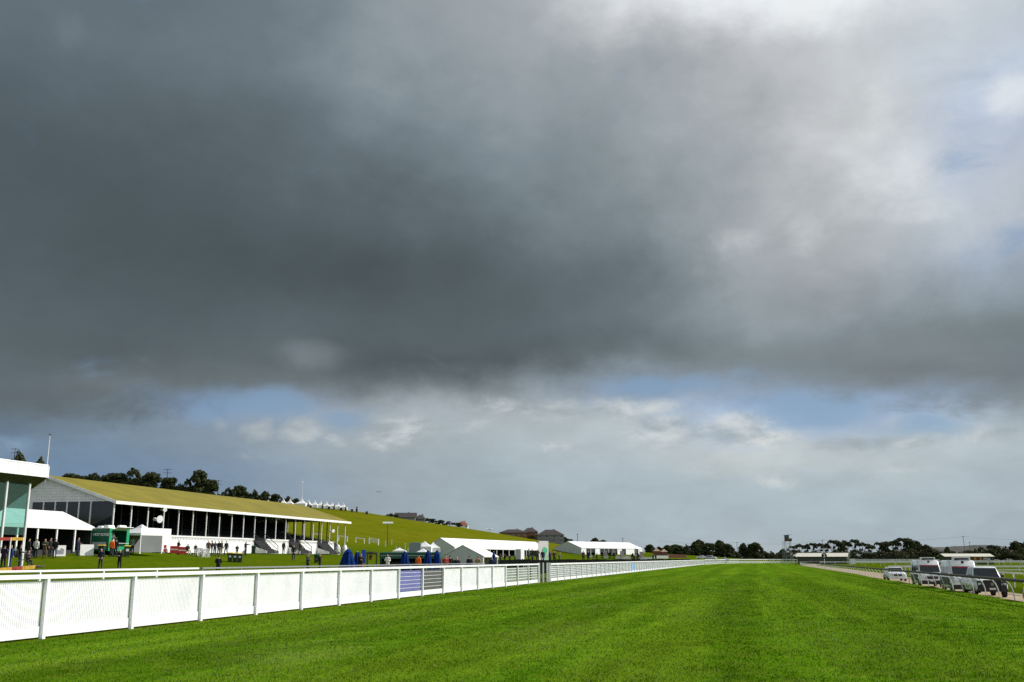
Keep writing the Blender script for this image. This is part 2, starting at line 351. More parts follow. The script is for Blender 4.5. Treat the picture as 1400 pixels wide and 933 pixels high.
wo = nd('ShaderNodeOutputWorld'); lk(bg.outputs[0], wo.inputs[0])
w.cycles.sampling_method = 'MANUAL'; w.cycles.sample_map_resolution = 512
sl = bpy.data.lights.new('sun', 'SUN'); sl.energy = 4.7; sl.angle = R(.55); sl.color = (1, .965, .90)
so = bpy.data.objects.new('sun', sl); COL.objects.link(so); so.location = (60, 30, 60)
sd = Vector((math.sin(R(SUN_AZ))*math.cos(R(SUN_EL)), math.cos(R(SUN_AZ))*math.cos(R(SUN_EL)), math.sin(R(SUN_EL))))
so.rotation_euler = sd.to_track_quat('Z', 'Y').to_euler()
SC.view_settings.view_transform = 'Standard'; SC.view_settings.look = 'None'; SC.view_settings.gamma = 1; SC.view_settings.exposure = 0.0
SC.render.engine = 'CYCLES'; SC.cycles.max_bounces = 5; SC.cycles.diffuse_bounces = 3; SC.cycles.transparent_max_bounces = 12
SC.cycles.use_denoising = False
SC.cycles.sample_clamp_indirect = 5
# ------------------------------------------------------------------ ground
def ground_mat(name, a, b, c, hill=None, patch=None, st=None, band=0, fs=14, fr=(.72,1.28)):
    m = mat(name, a, 1.0, .1, 1, spec=0.0); nt = m.node_tree; N = nt.nodes; L = nt.links; bs = N['Principled BSDF']
    tcn = N.new('ShaderNodeTexCoord')
    def nz(scale, sc=(1,1,1), det=6):
        mp = N.new('ShaderNodeMapping'); mp.inputs['Scale'].default_value = sc; L.new(tcn.outputs['Object'], mp.inputs[0])
        n = N.new('ShaderNodeTexNoise'); n.inputs['Scale'].default_value = scale; n.inputs['Detail'].default_value = det; n.inputs['Roughness'].default_value = .65; L.new(mp.outputs[0], n.inputs['Vector']); return n.outputs['Fac']
    def mx(f, x, y):
        n = N.new('ShaderNodeMix'); n.data_type = 'RGBA'
        for s, q in (('Factor', f), ('A', x), ('B', y)):
            if isinstance(q, tuple): n.inputs[s].default_value = (*q, 1)
            elif isinstance(q, float): n.inputs[s].default_value = q
            else: L.new(q, n.inputs[s])
        return n.outputs['Result']
    def rng_(x, lo, hi):
        n = N.new('ShaderNodeMapRange'); n.interpolation_type = 'SMOOTHSTEP'; L.new(x, n.inputs[0]); n.inputs[1].default_value = lo; n.inputs[2].default_value = hi; return n.outputs[0]
    col = mx(rng_(nz(.06), .35, .65), a, b)
    col = mx(rng_(nz(1.3), .42, .66), col, c)
    if st: col = mx(rng_(nz(.32, (1, .05, 1), 3), .45, .62), col, st)
    if patch: col = mx(rng_(nz(.22, (1, .35, 1)), .56, .74), col, patch)
    if hill:
        g = N.new('ShaderNodeNewGeometry'); sp = N.new('ShaderNodeSeparateXYZ'); L.new(g.outputs['Position'], sp.inputs[0])
        hc = mx(rng_(nz(.05, (1, 1, 3)), .35, .65), hill[0], hill[1]); hc = mx(rng_(nz(.22, (.5, 1, 2)), .5, .7), hc, hill[2])
        col = mx(rng_(sp.outputs[2], 3.6, 6.5), col, hc)
    if band:
        sx_ = N.new('ShaderNodeSeparateXYZ'); L.new(tcn.outputs['Object'], sx_.inputs[0])
        q1 = N.new('ShaderNodeMath'); q1.operation = 'MULTIPLY'; q1.inputs[1].default_value = 2*math.pi/5.6; L.new(sx_.outputs[0], q1.inputs[0])
        q2 = N.new('ShaderNodeMath'); q2.operation = 'SINE'; L.new(q1.outputs[0], q2.inputs[0])
        q3 = N.new('ShaderNodeMapRange'); L.new(q2.outputs[0], q3.inputs[0]); q3.inputs[1].default_value = -.6; q3.inputs[2].default_value = .6; q3.inputs[3].default_value = 1-band; q3.inputs[4].default_value = 1+band
        q4 = N.new('ShaderNodeMapRange'); L.new(nz(.9, (1, .035, 1), 4), q4.inputs[0]); q4.inputs[1].default_value = .3; q4.inputs[2].default_value = .7; q4.inputs[3].default_value = .84; q4.inputs[4].default_value = 1.18
        q5 = N.new('ShaderNodeMath'); q5.operation = 'MULTIPLY'; L.new(q3.outputs[0], q5.inputs[0]); L.new(q4.outputs[0], q5.inputs[1])
        q6 = N.new('ShaderNodeMapRange'); L.new(nz(.55, (1, .5, 1), 8), q6.inputs[0]); q6.inputs[1].default_value = .32; q6.inputs[2].default_value = .68; q6.inputs[3].default_value = .82; q6.inputs[4].default_value = 1.16
        q7 = N.new('ShaderNodeMath'); q7.operation = 'MULTIPLY'; L.new(q5.outputs[0], q7.inputs[0]); L.new(q6.outputs[0], q7.inputs[1])
        vc = N.new('ShaderNodeVectorMath'); vc.operation = 'SCALE'; L.new(col, vc.inputs[0]); L.new(q7.outputs[0], vc.inputs[3]); col = vc.outputs[0]
    fine = nz(fs, det=4)
    dk = N.new('ShaderNodeMix'); dk.data_type = 'RGBA'; dk.blend_type = 'MULTIPLY'; dk.inputs['Factor'].default_value = 1
    rr = N.new('ShaderNodeMapRange'); L.new(fine, rr.inputs[0]); rr.inputs[1].default_value = .3; rr.inputs[2].default_value = .7; rr.inputs[3].default_value = fr[0]; rr.inputs[4].default_value = fr[1]
    cc = N.new('ShaderNodeCombineColor')
    for i in range(3): L.new(rr.outputs[0], cc.inputs[i])
    L.new(col, dk.inputs['A']); L.new(cc.outputs[0], dk.inputs['B']); L.new(dk.outputs['Result'], bs.inputs['Base Color'])
    bp = N.new('ShaderNodeBump'); bp.inputs['Strength'].default_value = .6; bp.inputs['Distance'].default_value = .06; L.new(nz(5, det=8), bp.inputs['Height']); L.new(bp.outputs[0], bs.inputs['Normal'])
    return m
TURF = ground_mat('race_turf', (.056,.136,.004), (.078,.162,.005), (.102,.174,.010), patch=(.118,.182,.020), st=(.108,.192,.009), band=.08)
LAWN = ground_mat('mown_lawn', (.074,.116,.003), (.098,.128,.005), (.058,.098,.003), hill=((.112,.132,.004),(.138,.140,.008),(.084,.106,.004)))
SAND = mat('sandy_gravel', (.34,.25,.16), .9, .2, .8, bump=.4, bscale=20, col2=(.42,.33,.22))
xs = [-6000,-2500,-1200,-700] + list(np.arange(-560,-60,5.0)) + list(np.arange(-60,XF+.01,2.0)) + [XF] + list(np.arange(-18,13,2.0)) + [13.1,13.45,18.3,18.7] + list(np.arange(20,80,4.0)) + [80,150,300,700,1500,3000,6000]
xs = sorted(set(round(float(x),3) for x in xs))
ys = [-2500,-800,-250] + list(np.arange(-100,360,5.0)) + list(np.arange(360,620,2.5)) + list(np.arange(620,900,7.0)) + [950,1100,1500,2500,5000,9000]
GX, GY = np.meshgrid(np.array(xs), np.array(ys)); GZ = Zarr(GX, GY)
road = (GX > 13.3) & (GX < 18.5) & (GY < 150) & (GY > -110); GZ = np.where(road, -.30*np.clip((150-GY)/40, 0, 1), GZ)
nx, ny = len(xs), len(ys)
me = bpy.data.meshes.new('ground'); me.from_pydata(np.stack([GX,GY,GZ],-1).reshape(-1,3).tolist(), [], [(j*nx+i, j*nx+i+1, (j+1)*nx+i+1, (j+1)*nx+i) for j in range(ny-1) for i in range(nx-1)])
me.materials.append(LAWN); me.polygons.foreach_set('use_smooth', [True]*len(me.polygons)); me.update()
o = bpy.data.objects.new('ground', me); COL.objects.link(o); o['kind'] = 'structure'
b = MB(); N_ = 60
edgeL = [(xb(y)+.35, y) for y in list(np.arange(-60, 516, 12)) + [516,530,540,548]]
edgeR = [(12.9, y) for y in np.arange(-60, 430, 12)] + [(13.4,450),(15,480),(19,505),(24,520),(33,530),(60,534)]
pl = [(x, y, .006) for x, y in edgeL] + [(24,550,.006),(60,555,.006)]
pr = [(x, y, .006) for x, y in edgeR]
k = max(len(pl), len(pr))
def resamp(p, k):
    p = [Vector(q) for q in p]; d = [0]
    for a_, b_ in zip(p, p[1:]): d.append(d[-1] + (b_-a_).length)
    out = []
    for i in range(k):
        t = d[-1]*i/(k-1); j = max(q for q in range(len(d)) if d[q] <= t + 1e-9); j = min(j, len(p)-2)
        out.append(p[j].lerp(p[j+1], (t-d[j])/(d[j+1]-d[j])))
    return out
A_, B_ = resamp(pl, 120), resamp(pr, 120)
for i in range(119): b.quad(A_[i], B_[i], B_[i+1], A_[i+1])
part('race_track', b, TURF, None, kind='structure')
b = MB(); yy = list(np.arange(-60, 150, 6)) + [150]
def rz_(y): return -.30*max(0, min(1, (150-y)/40)) + .006
for y0, y1 in zip(yy, yy[1:]): b.quad((13.7,y0,rz_(y0)), (18.1,y0,rz_(y0)), (18.1,y1,rz_(y1)), (13.7,y1,rz_(y1)))
for y0, y1 in zip(np.arange(150, 420, 10), np.arange(160, 430, 10)):
    a0 = 13.7 + max(0, y0-330)**2/900; a1 = 13.7 + max(0, y1-330)**2/900
    b.quad((a0,y0,.006), (a0+4.6,y0,.006), (a1+4.6,y1,.006), (a1,y1,.006))
part('sandy_road', b, SAND, None, kind='structure')
# blades of grass on the near turf (uncountable)
GRASS = ground_mat('grass_blade', (.056,.136,.004), (.082,.166,.006), (.122,.198,.014), patch=(.158,.216,.040), st=(.122,.200,.011), band=.07, fs=45, fr=(.5,1.62))
GDRY = mat('dry_grass_blade', (.26,.26,.12), .9, .2, 3, spec=0, trans=.3)
def blades(n, seed):
    g = np.random.default_rng(seed)
    u = g.random(n); D = 12.0*(140/12.0)**(u**1.2)
    lat = (g.random(n)*1.24 - .62)*D
    X = RV.x*lat + HV.x*D; Y = RV.y*lat + HV.y*D
    keep = (X > XF+.25) & (X < 13.0) & (Y > 3); X, Y, D = X[keep], Y[keep], D[keep]
    cl = np.array([.5*mnoise.noise(Vector((x*2.6, y*1.6, 0))) + .5*mnoise.noise(Vector((x*.8, y*.5, 7))) for x, y in zip(X, Y)]); kp = g.random(len(X)) < np.clip(.72 + cl*.7, .2, 1); X, Y, D, cl = X[kp], Y[kp], D[kp], cl[kp]; n = len(X)
    wd = .011*np.clip(D/15, 1, 5); h = (.022 + .040*g.random(n))*(1 + .5*cl); a = g.random(n)*2*math.pi; t = g.random(n)*2*math.pi; lean = h*(.3+.8*g.random(n))
    bx, by = np.cos(a)*wd/2, np.sin(a)*wd/2
    V = np.empty((n,3,3)); z0 = .004
    V[:,0] = np.stack([X-bx,Y-by,np.full(n,z0)],-1); V[:,1] = np.stack([X+bx,Y+by,np.full(n,z0)],-1); V[:,2] = np.stack([X+np.cos(t)*lean,Y+np.sin(t)*lean,h],-1)
    dry = g.random(n) < np.clip(.05 + .34*np.array([mnoise.noise(Vector((x*.25+9, y*.10, 3))) for x, y in zip(X, Y)]), .01, .3)
    return V.reshape(-1,3), dry
V, dry = blades(460000, 1); n = len(V)//3
me = bpy.data.meshes.new('grass'); me.vertices.add(len(V)); me.vertices.foreach_set('co', V.ravel()); me.loops.add(3*n); me.loops.foreach_set('vertex_index', np.arange(3*n)); me.polygons.add(n)
me.polygons.foreach_set('loop_start', np.arange(0,3*n,3)); me.polygons.foreach_set('loop_total', np.full(n,3)); me.materials.append(GRASS); me.materials.append(GDRY); me.polygons.foreach_set('material_index', dry.astype(int)); me.update(); me.validate()
o = bpy.data.objects.new('grass', me); COL.objects.link(o); tag(o, 'short green turf grass growing on the near race track', 'grass', kind='stuff')
# ------------------------------------------------------------------ spectator fence (near, slatted white panels)
PURPLE = mat('purple_banner_vinyl', (.125,.135,.34), .5, .08, 1.0)
GBAN = mat('grey_banner_vinyl', (.085,.085,.085), .5, .1, 1.0)
OBAN = mat('grey_green_banner_vinyl', (.20,.24,.20), .55, .15, .8)
BLUEB = mat('light_blue_banner', (.16,.42,.75), .5, .05, 1)
FH = 1.72
FWH = mat('fence_white_paint', (.80,.81,.83), .45, .08, .7, bump=.05)
def fence_panel(y0, y1, kind):
    b = MB(); L = y1-y0
    if kind == 'slat':
        n = int(L/.08)
        for i in range(n): b.box(-.012, .006, y0+L*i/n+.006, y0+L*i/n+.070, .34, 1.5)
        b.box(-.034, -.027, y0, y1, .345, 1.495)
        for z in (.50,.70,.90,1.10,1.30): b.box(-.0265, -.0125, y0, y1, z-.016, z+.016)
        b.box(-.03, .02, y0, y1, 1.50, 1.545)
    elif kind == 'grid':
        n = int(L/.11)
        for i in range(1, n): b.box(-.008, .008, y0+L*i/n-.007, y0+L*i/n+.007, .30, 1.52)
        for z in (.48,.66,.84,1.02,1.20,1.38): b.box(-.016, .014, y0, y1, z-.022, z+.022)
        b.box(-.02, .02, y0, y1, 1.49, 1.53)
        b.box(-.02, .02, y0+.02, y0+.10, .30, 1.5)
    return b
fr = thing('spectator_fence', 'white slatted spectator fence with purple and grey panels along the turf', 'fence', (XF, 0, 0))
ys_ = [24.6 + 4.08*k for k in range(-4, 17)]
for i, y in enumerate(ys_):
    b = MB(); b.box(.02, .135, y-.055, y+.055, 0, 1.60); b.box(.015, .14, y-.06, y+.06, -.02, .05)
    part('post', b, FWH, fr)
for i, (y0, y1) in enumerate(zip(ys_, ys_[1:])):
    y0 += .06; y1 -= .06; k = i-4
    if k in (7, 8):
        b = MB(); b.box(-.02, -.008, y0, y1, .36, 1.5); p = part('panel', b, PURPLE if k == 7 else GBAN, fr, 'purple panel with white bars' if k == 7 else 'dark grey panel with white bars')
        c = MB()
        for z in (.53,.74,.95,1.16,1.37): c.box(-.006, .012, y0, y1, z-.009, z+.009)
        part('bar', c, FWH, p)
    elif k in (13, 14, 15):
        b = MB(); b.box(-.02, -.008, y0 + (1.4 if k == 15 else .2), y1-.1, .36, 1.42); p = part('panel', b, OBAN, fr, 'grey green panel with white bars')
        c = MB()
        for z in (.53,.74,.95,1.16,1.37): c.box(-.006, .012, y0, y1, z-.02, z+.02)
        c.box(-.006, .014, y0, y0+.12, .34, 1.5)
        part('bar', c, FWH, p)
    else: part('panel', fence_panel(y0, y1, 'slat'), FWH, fr)
    b = MB(); b.box(.0, .035, y0+.01, y1-.0, .05, .335); part('bottom_board', b, FWH, fr)
b = MB(); b.box(-.06, .15, ys_[0], ys_[-1]+.06, 1.60, FH); part('top_rail', b, FWH, fr, bevel=.012)
# gate gap
gt = thing('fence_gate', 'open white gate with pale posts filling the gap in the spectator fence', 'gate', (XF, 0, 0))
for y, x in ((92.3, 0), (92.9, -.5), (94.2, 0), (94.7, .1)):
    b = MB(); b.box(x-.07, x+.07, y-.06, y+.06, 0, 1.78); part('gate_post', b, WHITED, gt)
b = MB(); b.bar((-.55,92.9,1.5), (-2.2,93.9,1.5), .05); b.bar((-.55,92.9,.3), (-2.2,93.9,.3), .05); b.bar((-2.2,93.9,.25), (-2.2,93.9,1.55), .05)
for k in range(1, 8): b.bar((-.55-1.65*k/8, 92.9+k/8, .3), (-.55-1.65*k/8, 92.9+k/8, 1.5), .03)
part('gate_leaf', b, WHITED, gt)
# lattice fence beyond the gate
f2 = thing('lattice_fence', 'white see-through lattice fence running on from the gate to the far bend', 'fence', (XF, 0, 0))
y2 = [95.4 + 3.6*k for k in range(82)]
for y in y2:
    b = MB(); b.box(.02, .12, y-.05, y+.05, 0, 1.62); part('post', b, FWH, f2)
for i, (y0, y1) in enumerate(zip(y2, y2[1:])):
    if i == 18:
        b = MB(); b.box(-.01, .01, y0+.06, y1-.06, .3, 1.5); part('panel', b, BLUEB, f2, 'light blue panel'); continue
    part('panel', fence_panel(y0+.06, y1-.06, 'grid'), FWH, f2)
b = MB(); b.box(-.06, .14, y2[0]-.05, y2[-1]+.05, 1.57, FH); part('top_rail', b, FWH, f2)
b = MB(); b.box(.0, .04, y2[0], y2[-1], .05, .32); part('bottom_board', b, FWH, f2)
def rail_run(name, label, pts, h, mat_=WHITE, rails=((1.0,.10),), every=3.0, pw=.08, cat='rail', stuff=False, group=None, yshape=False):
    pts = [Vector(p) for p in pts]; t = thing(name, label, cat, pts[0], group=group); o0 = pts[0]
    b = MB()
    for hh, th_ in rails:
        for p, q in zip(pts, pts[1:]): b.bar(p-o0+Vector((0,0,h*hh-th_/2)), q-o0+Vector((0,0,h*hh-th_/2)), .08, th_)
    part('rail', b, mat_, t)
    d = 0; posts = []
    for p, q in zip(pts, pts[1:]):
        L = (q-p).length; s_ = -d % every if d else 0
        while s_ <= L: posts.append(p.lerp(q, s_/L)-o0); s_ += every
        d += L
    bb = MB()
    for i, p in enumerate(posts):
        b = MB() if (not stuff and len(posts) <= 100) else bb
        if yshape:
            b.box(p.x-pw/2, p.x+pw/2, p.y-pw/2, p.y+pw/2, p.z-.05, p.z+h*.62)
            b.bar(p+Vector((0,0,h*.6)), p+Vector((.0,.34,h*.97)), pw*.8); b.bar(p+Vector((0,0,h*.6)), p+Vector((0,-.34,h*.97)), pw*.8)
        else: b.box(p.x-pw/2, p.x+pw/2, p.y-pw/2, p.y+pw/2, p.z-.05, p.z+h*.98)
        if b is not bb: part('post', b, mat_, t)
    if bb.v: part('post', bb, mat_, t, kind='stuff')
    return t
far = [(XF,390.5,0)] + [(xb(y)+.1, y, 0) for y in (410,430,450,470,485,500,516,530,540)] + [(12,546,0),(24,551,0),(60,556,0),(110,556,0)]
rail_run('far_rail', 'white post and rail fence curving right across the far end of the track', far, 1.9, rails=((1,.30),(.45,.22),(.12,.25)), every=2.0, pw=.22, cat='fence')
# second rail behind the spectator fence
def back_rail(name, label, y0, y1, m, x, h):
    t = thing(name, label, 'rail', (x, 0, 0))
    b = MB(); b.box(-.05, .05, y0, y1, h-.07, h); part('rail', b, m, t, bevel=.01)
    y = y0
    while y <= y1:
        b = MB(); b.box(-.035, .035, y-.035, y+.035, Z(x, y)-.05, h-.07); part('post', b, m, t); y += 3.3
b0 = onx(272, -22.6).y
back_rail('inner_rail', 'white inner rail on posts just behind the near end of the spectator fence', 22, b0, WHITE, -22.6, 1.79)
back_rail('inner_rail', 'grey inner rail behind the spectator fence, beginning past the end of the white inner rail', b0+.3, 84, GREY, -22.6, 1.79)
# ------------------------------------------------------------------ running rail on the right
BROWN = mat('brown_rail_plastic', (.060,.040,.034), .55, .15, 2)
rr = thing('running_rail', 'brown plastic running rail on curved white legs beside the parked ambulances', 'rail', (13.0, 0, 0))
def rx(y): return max(0, y-330)**2/900
rp = [(-.05+rx(y), y, 1.05) for y in list(np.arange(42, 330, 24)) + list(np.arange(330, 450, 10))]
b = MB(); b.tube(rp, .085, 8); part('rail', b, BROWN, rr, smooth=True)
yq = 46.2; leg = []
while yq < 390: leg.append(yq); yq += 3.55
for y in leg:
    x = rx(y); b = MB()
    b.tube([(x, y, 1.0), (x+.14, y, .93), (x+.27, y, .78), (x+.36, y, .58), (x+.42, y, .33), (x+.45, y, -.04)], [.030,.033,.035,.035,.035,.035], 6); part('leg', b, WHITED, rr, smooth=True)
rail_run('outer_rail', 'white rail on forked posts along the far side of the sandy road', [(18.9,30,0),(18.9,120,0),(18.9,160,0)], 1.15, every=3.4, pw=.09, rails=((1,.13),), yshape=True)
rail_run('infield_rail', 'low white rail crossing the infield grass behind the ambulances', [(19.6,163,0),(34,164,0),(62,165,0)], 1.15, rails=((1,.24),), every=3.6, pw=.07)
rail_run('infield_rail', 'farther white double rail crossing the whole infield in front of the sheds', [(17,296,0),(60,299,0),(170,304,0)], 1.35, rails=((1,.20),), every=4.0, pw=.09)
rail_run('infield_rail', 'white rail on the infield between the forked posts and the shed with the sign', [(23,112,0),(40,113,0),(60,114,0)], 1.1, rails=((1,.10),), every=3.2, pw=.08, yshape=True)
rail_run('far_infield_rail', 'distant white rail at the foot of the trees right of the green shed', [(34,400,0),(90,404,0),(190,410,0)], 1.5, rails=((1,.35),), every=4.0, pw=.15)
p = gp(1246, 183); b = MB(); b.box(-.24,.24,-.18,.18,0,1.85); b.box(-.28,.28,-.22,.22,1.85,1.93); b.box(-.30,.30,-.24,.24,-.02,.12)
single('marker_pillar', b, WHITE, 'square white pillar on the infield left of the rear ambulance', 'pillar', (p.x,p.y,0), bevel=.01)
# ------------------------------------------------------------------ big grandstand with the olive roof
ROOF = stripes('olive_roof_sheet', (.225,.188,.011), (.15,.122,.009), 1, 1.3, .5, duty=.93, bump=.25, var=.16, sc=.35)
CLAD = stripes('white_weatherboard', (.80,.81,.82), (.52,.54,.56), 2, 3.3, .5, duty=.92, bump=.4)
gx, gy0, gz, GL = -65.4, 93.2, 2.85, 61.8
st = thing('grandstand', 'long white grandstand with an olive roof and dark open seating', 'grandstand', (gx, gy0, gz))
eh, rh, hw = 5.42, 8.05, 8.2
b = MB(); ov = .55; sl_ = (rh-eh)/hw; Y0, Y1 = -.6, GL+.9
for s_ in (1, -1):
    ex = -hw + s_*(hw+ov); ez = eh - sl_*ov
    b.slab([(-hw, Y0, rh), (ex, Y0, ez), (ex, Y1, ez), (-hw, Y1, rh)][::s_], .10)
part('roof', b, ROOF, st)
b = MB(); b.slab([(-hw,Y0+.1,rh-.16),(ov-.1,Y0+.1,eh-sl_*ov-.12),(ov-.1,Y1-.1,eh-sl_*ov-.12),(-hw,Y1-.1,rh-.16)], .05); b.slab([(-hw,Y0+.1,rh-.16),(-2*hw-ov+.1,Y0+.1,eh-sl_*ov-.12),(-2*hw-ov+.1,Y1-.1,eh-sl_*ov-.12),(-hw,Y1-.1,rh-.16)][::-1], .05)
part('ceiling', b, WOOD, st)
b = MB(); b.box(ov-.02, ov+.12, Y0-.05, Y1+.05, eh-sl_*ov-.34, eh-sl_*ov-.02); part('gutter', b, WHITE, st)
b = MB()
for s_ in (1, -1): b.slab([(-hw, Y0-.08, rh+.02), (-hw+s_*(hw+ov), Y0-.08, eh-sl_*ov+.02), (-hw+s_*(hw+ov), Y0-.02, eh-sl_*ov+.02), (-hw, Y0-.02, rh+.02)][::s_], .30)
part('barge_board', b, WHITED, st)
for y, nm in ((0, 'gable'), (GL, 'gable')):
    b = MB(); b.prism([(-2*hw, eh-.2), (-.05, eh-.2), (-.05, eh-.15), (-hw, rh-.2), (-2*hw, eh-.15)], y-.06, y+.06); part(nm, b, CLAD, st)
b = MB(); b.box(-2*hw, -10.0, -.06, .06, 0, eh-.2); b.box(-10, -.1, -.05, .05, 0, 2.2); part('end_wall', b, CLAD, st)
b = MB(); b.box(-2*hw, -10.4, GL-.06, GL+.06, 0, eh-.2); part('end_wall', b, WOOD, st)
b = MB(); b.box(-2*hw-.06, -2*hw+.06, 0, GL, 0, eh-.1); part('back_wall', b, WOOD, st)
wx = [-10.0, -8.55, -7.1, -5.65, -4.2, -2.75, -.1]
for a_, c2_ in zip(wx, wx[1:]):
    b = MB(); b.box(a_+.08, c2_-.08, -.02, .02, 2.2, eh-.2); p = part('window', b, WGLASS, st)
    b = MB(); b.box(a_-.07, a_+.07, -.1, .07, 2.2, eh-.2); part('mullion', b, WHITE, p)
for k in range(21):
    y = GL*k/20; b = MB(); b.cyl(0, y, -.02 if k >= 18 else 0.02, eh-.05, .085, 8); part('column', b, WHITE, st, smooth=True)
for k in range(20):
    y = GL*(k+.75)/20; b = MB(); b.box(-2.9, -2.78, y-.06, y+.06, 1.2, eh+.4); part('inner_column', b, DARK, st)  # second-row columns coloured dark to carry the shade under the roof
for xx in (-4.6, -7.4, -10.2):
    b = MB(); b.cyl(xx, GL-.1, 1.6, eh, .075, 8); part('column', b, WHITED, st, smooth=True)
# raked seating: steps of dark benches
b = MB(); n = 12
for i in range(n):
    x1 = -1.1 - i*(14.6/n); x0 = x1 - 14.6/n; b.box(x0, x1-.002, .1, GL-.1, .0, 1.75 + i*.24); b.box(x0+.25, x0+.62, 1.0, GL-1.0, 1.75+i*.24+.28, 1.75+i*.24+.34)
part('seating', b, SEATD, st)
g2 = random.Random(3)
# white front wall with stairs
SLOT = stripes('slotted_white_wall', (.78,.78,.77), (.16,.17,.18), 1, 3.0, .5, duty=.62, bump=.3)
def yu(u): return onx(u, gx+.3).y - gy0
segs = [(yu(231), yu(346)), (yu(362), yu(394)), (yu(409), yu(433)), (yu(448), yu(456))]
for a_, c2_ in segs:
    b = MB(); b.box(.12, .30, a_, c2_, -.02, 1.42); b.box(.10, .32, a_, c2_, 1.74, 1.92); p = part('front_wall', b, WHITE, st)
    b = MB(); b.box(.14, .26, a_, c2_, 1.42, 1.74); part('slotted_band', b, SLOT, p)
b = MB(); b.box(.12, .36, 4.5, segs[0][0]-.01, -.02, 2.62); part('front_wall', b, WHITE, st, 'taller plain white wall at the near end')
b = MB(); b.box(.10, .30, -.05, 4.49, -.02, 2.2); part('front_wall', b, WHITE, st)
for (a_, c_0), (c2_, d_) in zip(segs, segs[1:]):
    y0, y1 = c_0, c2_; s_ = MB()
    for i in range(8): s_.box(-1.05+.0, .35+.22*(7-i), y0+.1, y1-.1, i*.21-.02, (i+1)*.21)
    p = part('stair', s_, SEATD, st)
    b = MB()
    for yy in (y0+.06, y1-.06):
        b = MB(); b.bar((2.2,yy,1.0), (.0,yy,2.7), .07); b.bar((2.2,yy,-.02), (2.2,yy,1.0), .06); b.bar((2.1,yy,.55), (.0,yy,2.2), .05); part('handrail', b, DARK, p)
    for yy in (y0-.08, y1+.08): b = MB(); b.prism([(2.3,-.02),(2.3,.3),(.36,.9),(.36,-.02)], yy-.04, yy+.04); part('stair_side', b, WHITE, p)
for u, v in ((310,703),(378,711),(424,714)):
    y = onx(u, gx-.4).y-gy0; b = MB(); b.lathe([(.02,.0),(.16,-.05),(.24,-.22),(.2,-.30),(.03,-.31)], -.4, y, 10); b.cyl(-.4, y, 0, .3, .03, 6)
    part('floodlight', b, WHITE, st, smooth=True, loc=(0,0,eh-.36))
for u, v, k in ((214,710,1.0),(223,697,.6),(453,726,.7)):
    q = onx(u, gx+.35, v); b = MB(); b.tube([(0,0,0),(.25*k,-.1*k,0),(.45*k,-.2*k,0),(.62*k,-.28*k,-.02)], [.10*k,.12*k,.26*k,.42*k], 12); b.tube([(-.3*k,.1*k,0),(-.05,0,0)], [.2*k,.14*k], 10); b.bar((-.45,0,0),(0,0,0),.05)
    part('loudspeaker', b, WHITE, st, smooth=True, loc=(q.x-gx, q.y-gy0, q.z-gz))
for u in (461, 470.5):
    q = onx(u, gx+.3); b = MB(); b.lathe([(.34,0),(.42,.5),(.45,1.1),(.34,1.3),(.25,1.55)], 0, 0, 12)
    single('stone_planter', b, WHITE, 'white column planter at the open end of the grandstand' + (', beside its last wall' if u < 465 else ', under its last corner post'), 'planter', (q.x, q.y, Z(q.x,q.y)-.02), smooth=True)
# flagpole at the near end of the ridge
q = onx(65.5, gx-hw, 655); b = MB(); b.tube([(0,0,-.9),(0,0,4.2)], [.06,.035], 8)
t = thing('flagpole', 'bare white flagpole rising from the near end of the olive grandstand roof', 'flagpole', (gx-hw+.15, gy0-.78, gz+rh)); part('pole', b, WHITE, t, smooth=True)
b = MB(); b.lathe([(.01,4.2),(.09,4.26),(.09,4.35),(.01,4.42)], 0, 0, 8); part('finial', b, DARK, t, smooth=True)
# ------------------------------------------------------------------ near stand at the left edge
FASC = stripes('ribbed_white_fascia', (.80,.80,.79), (.5,.51,.52), 1, .9, .45, duty=.95, bump=.4)
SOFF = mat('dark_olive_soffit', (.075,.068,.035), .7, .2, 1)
ns = thing('members_stand', 'near stand roof with a white ribbed fascia cut by the left edge', 'grandstand', (-54.3, 68.4, 1.42))
b = MB(); b.box(-.02, .12, -34, .1, 6.98, 7.86); part('fascia', b, FASC, ns)
b = MB(); b.slab([(0,-34,7.92),(.05,.1,7.92),(-6.4,.1,4.0),(-6.4,-34,4.0)][::-1], .1); part('roof', b, WHITED, ns)
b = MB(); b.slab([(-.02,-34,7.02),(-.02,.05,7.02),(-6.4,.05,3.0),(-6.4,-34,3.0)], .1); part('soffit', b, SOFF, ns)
for y in (-.9, -3.35, -6.0, -12, -17):
    b = MB(); b.cyl(-.75, y, -.1, 6.72, .11, 8); part('column', b, WHITED, ns, smooth=True)
TEAL = glass('teal_tinted_glass', (.50,.72,.67), .05)
for y0, y1 in ((-3.25,-1.0),(-5.9,-3.45)):
    b = MB(); b.box(-.76, -.74, y0, y1, 2.5, 6.6); part('glass_screen', b, TEAL, ns)
b = MB(); b.box(-10, -6.2, -30, -9, -.2, 4.5); part('back_wall', b, WOOD, ns)
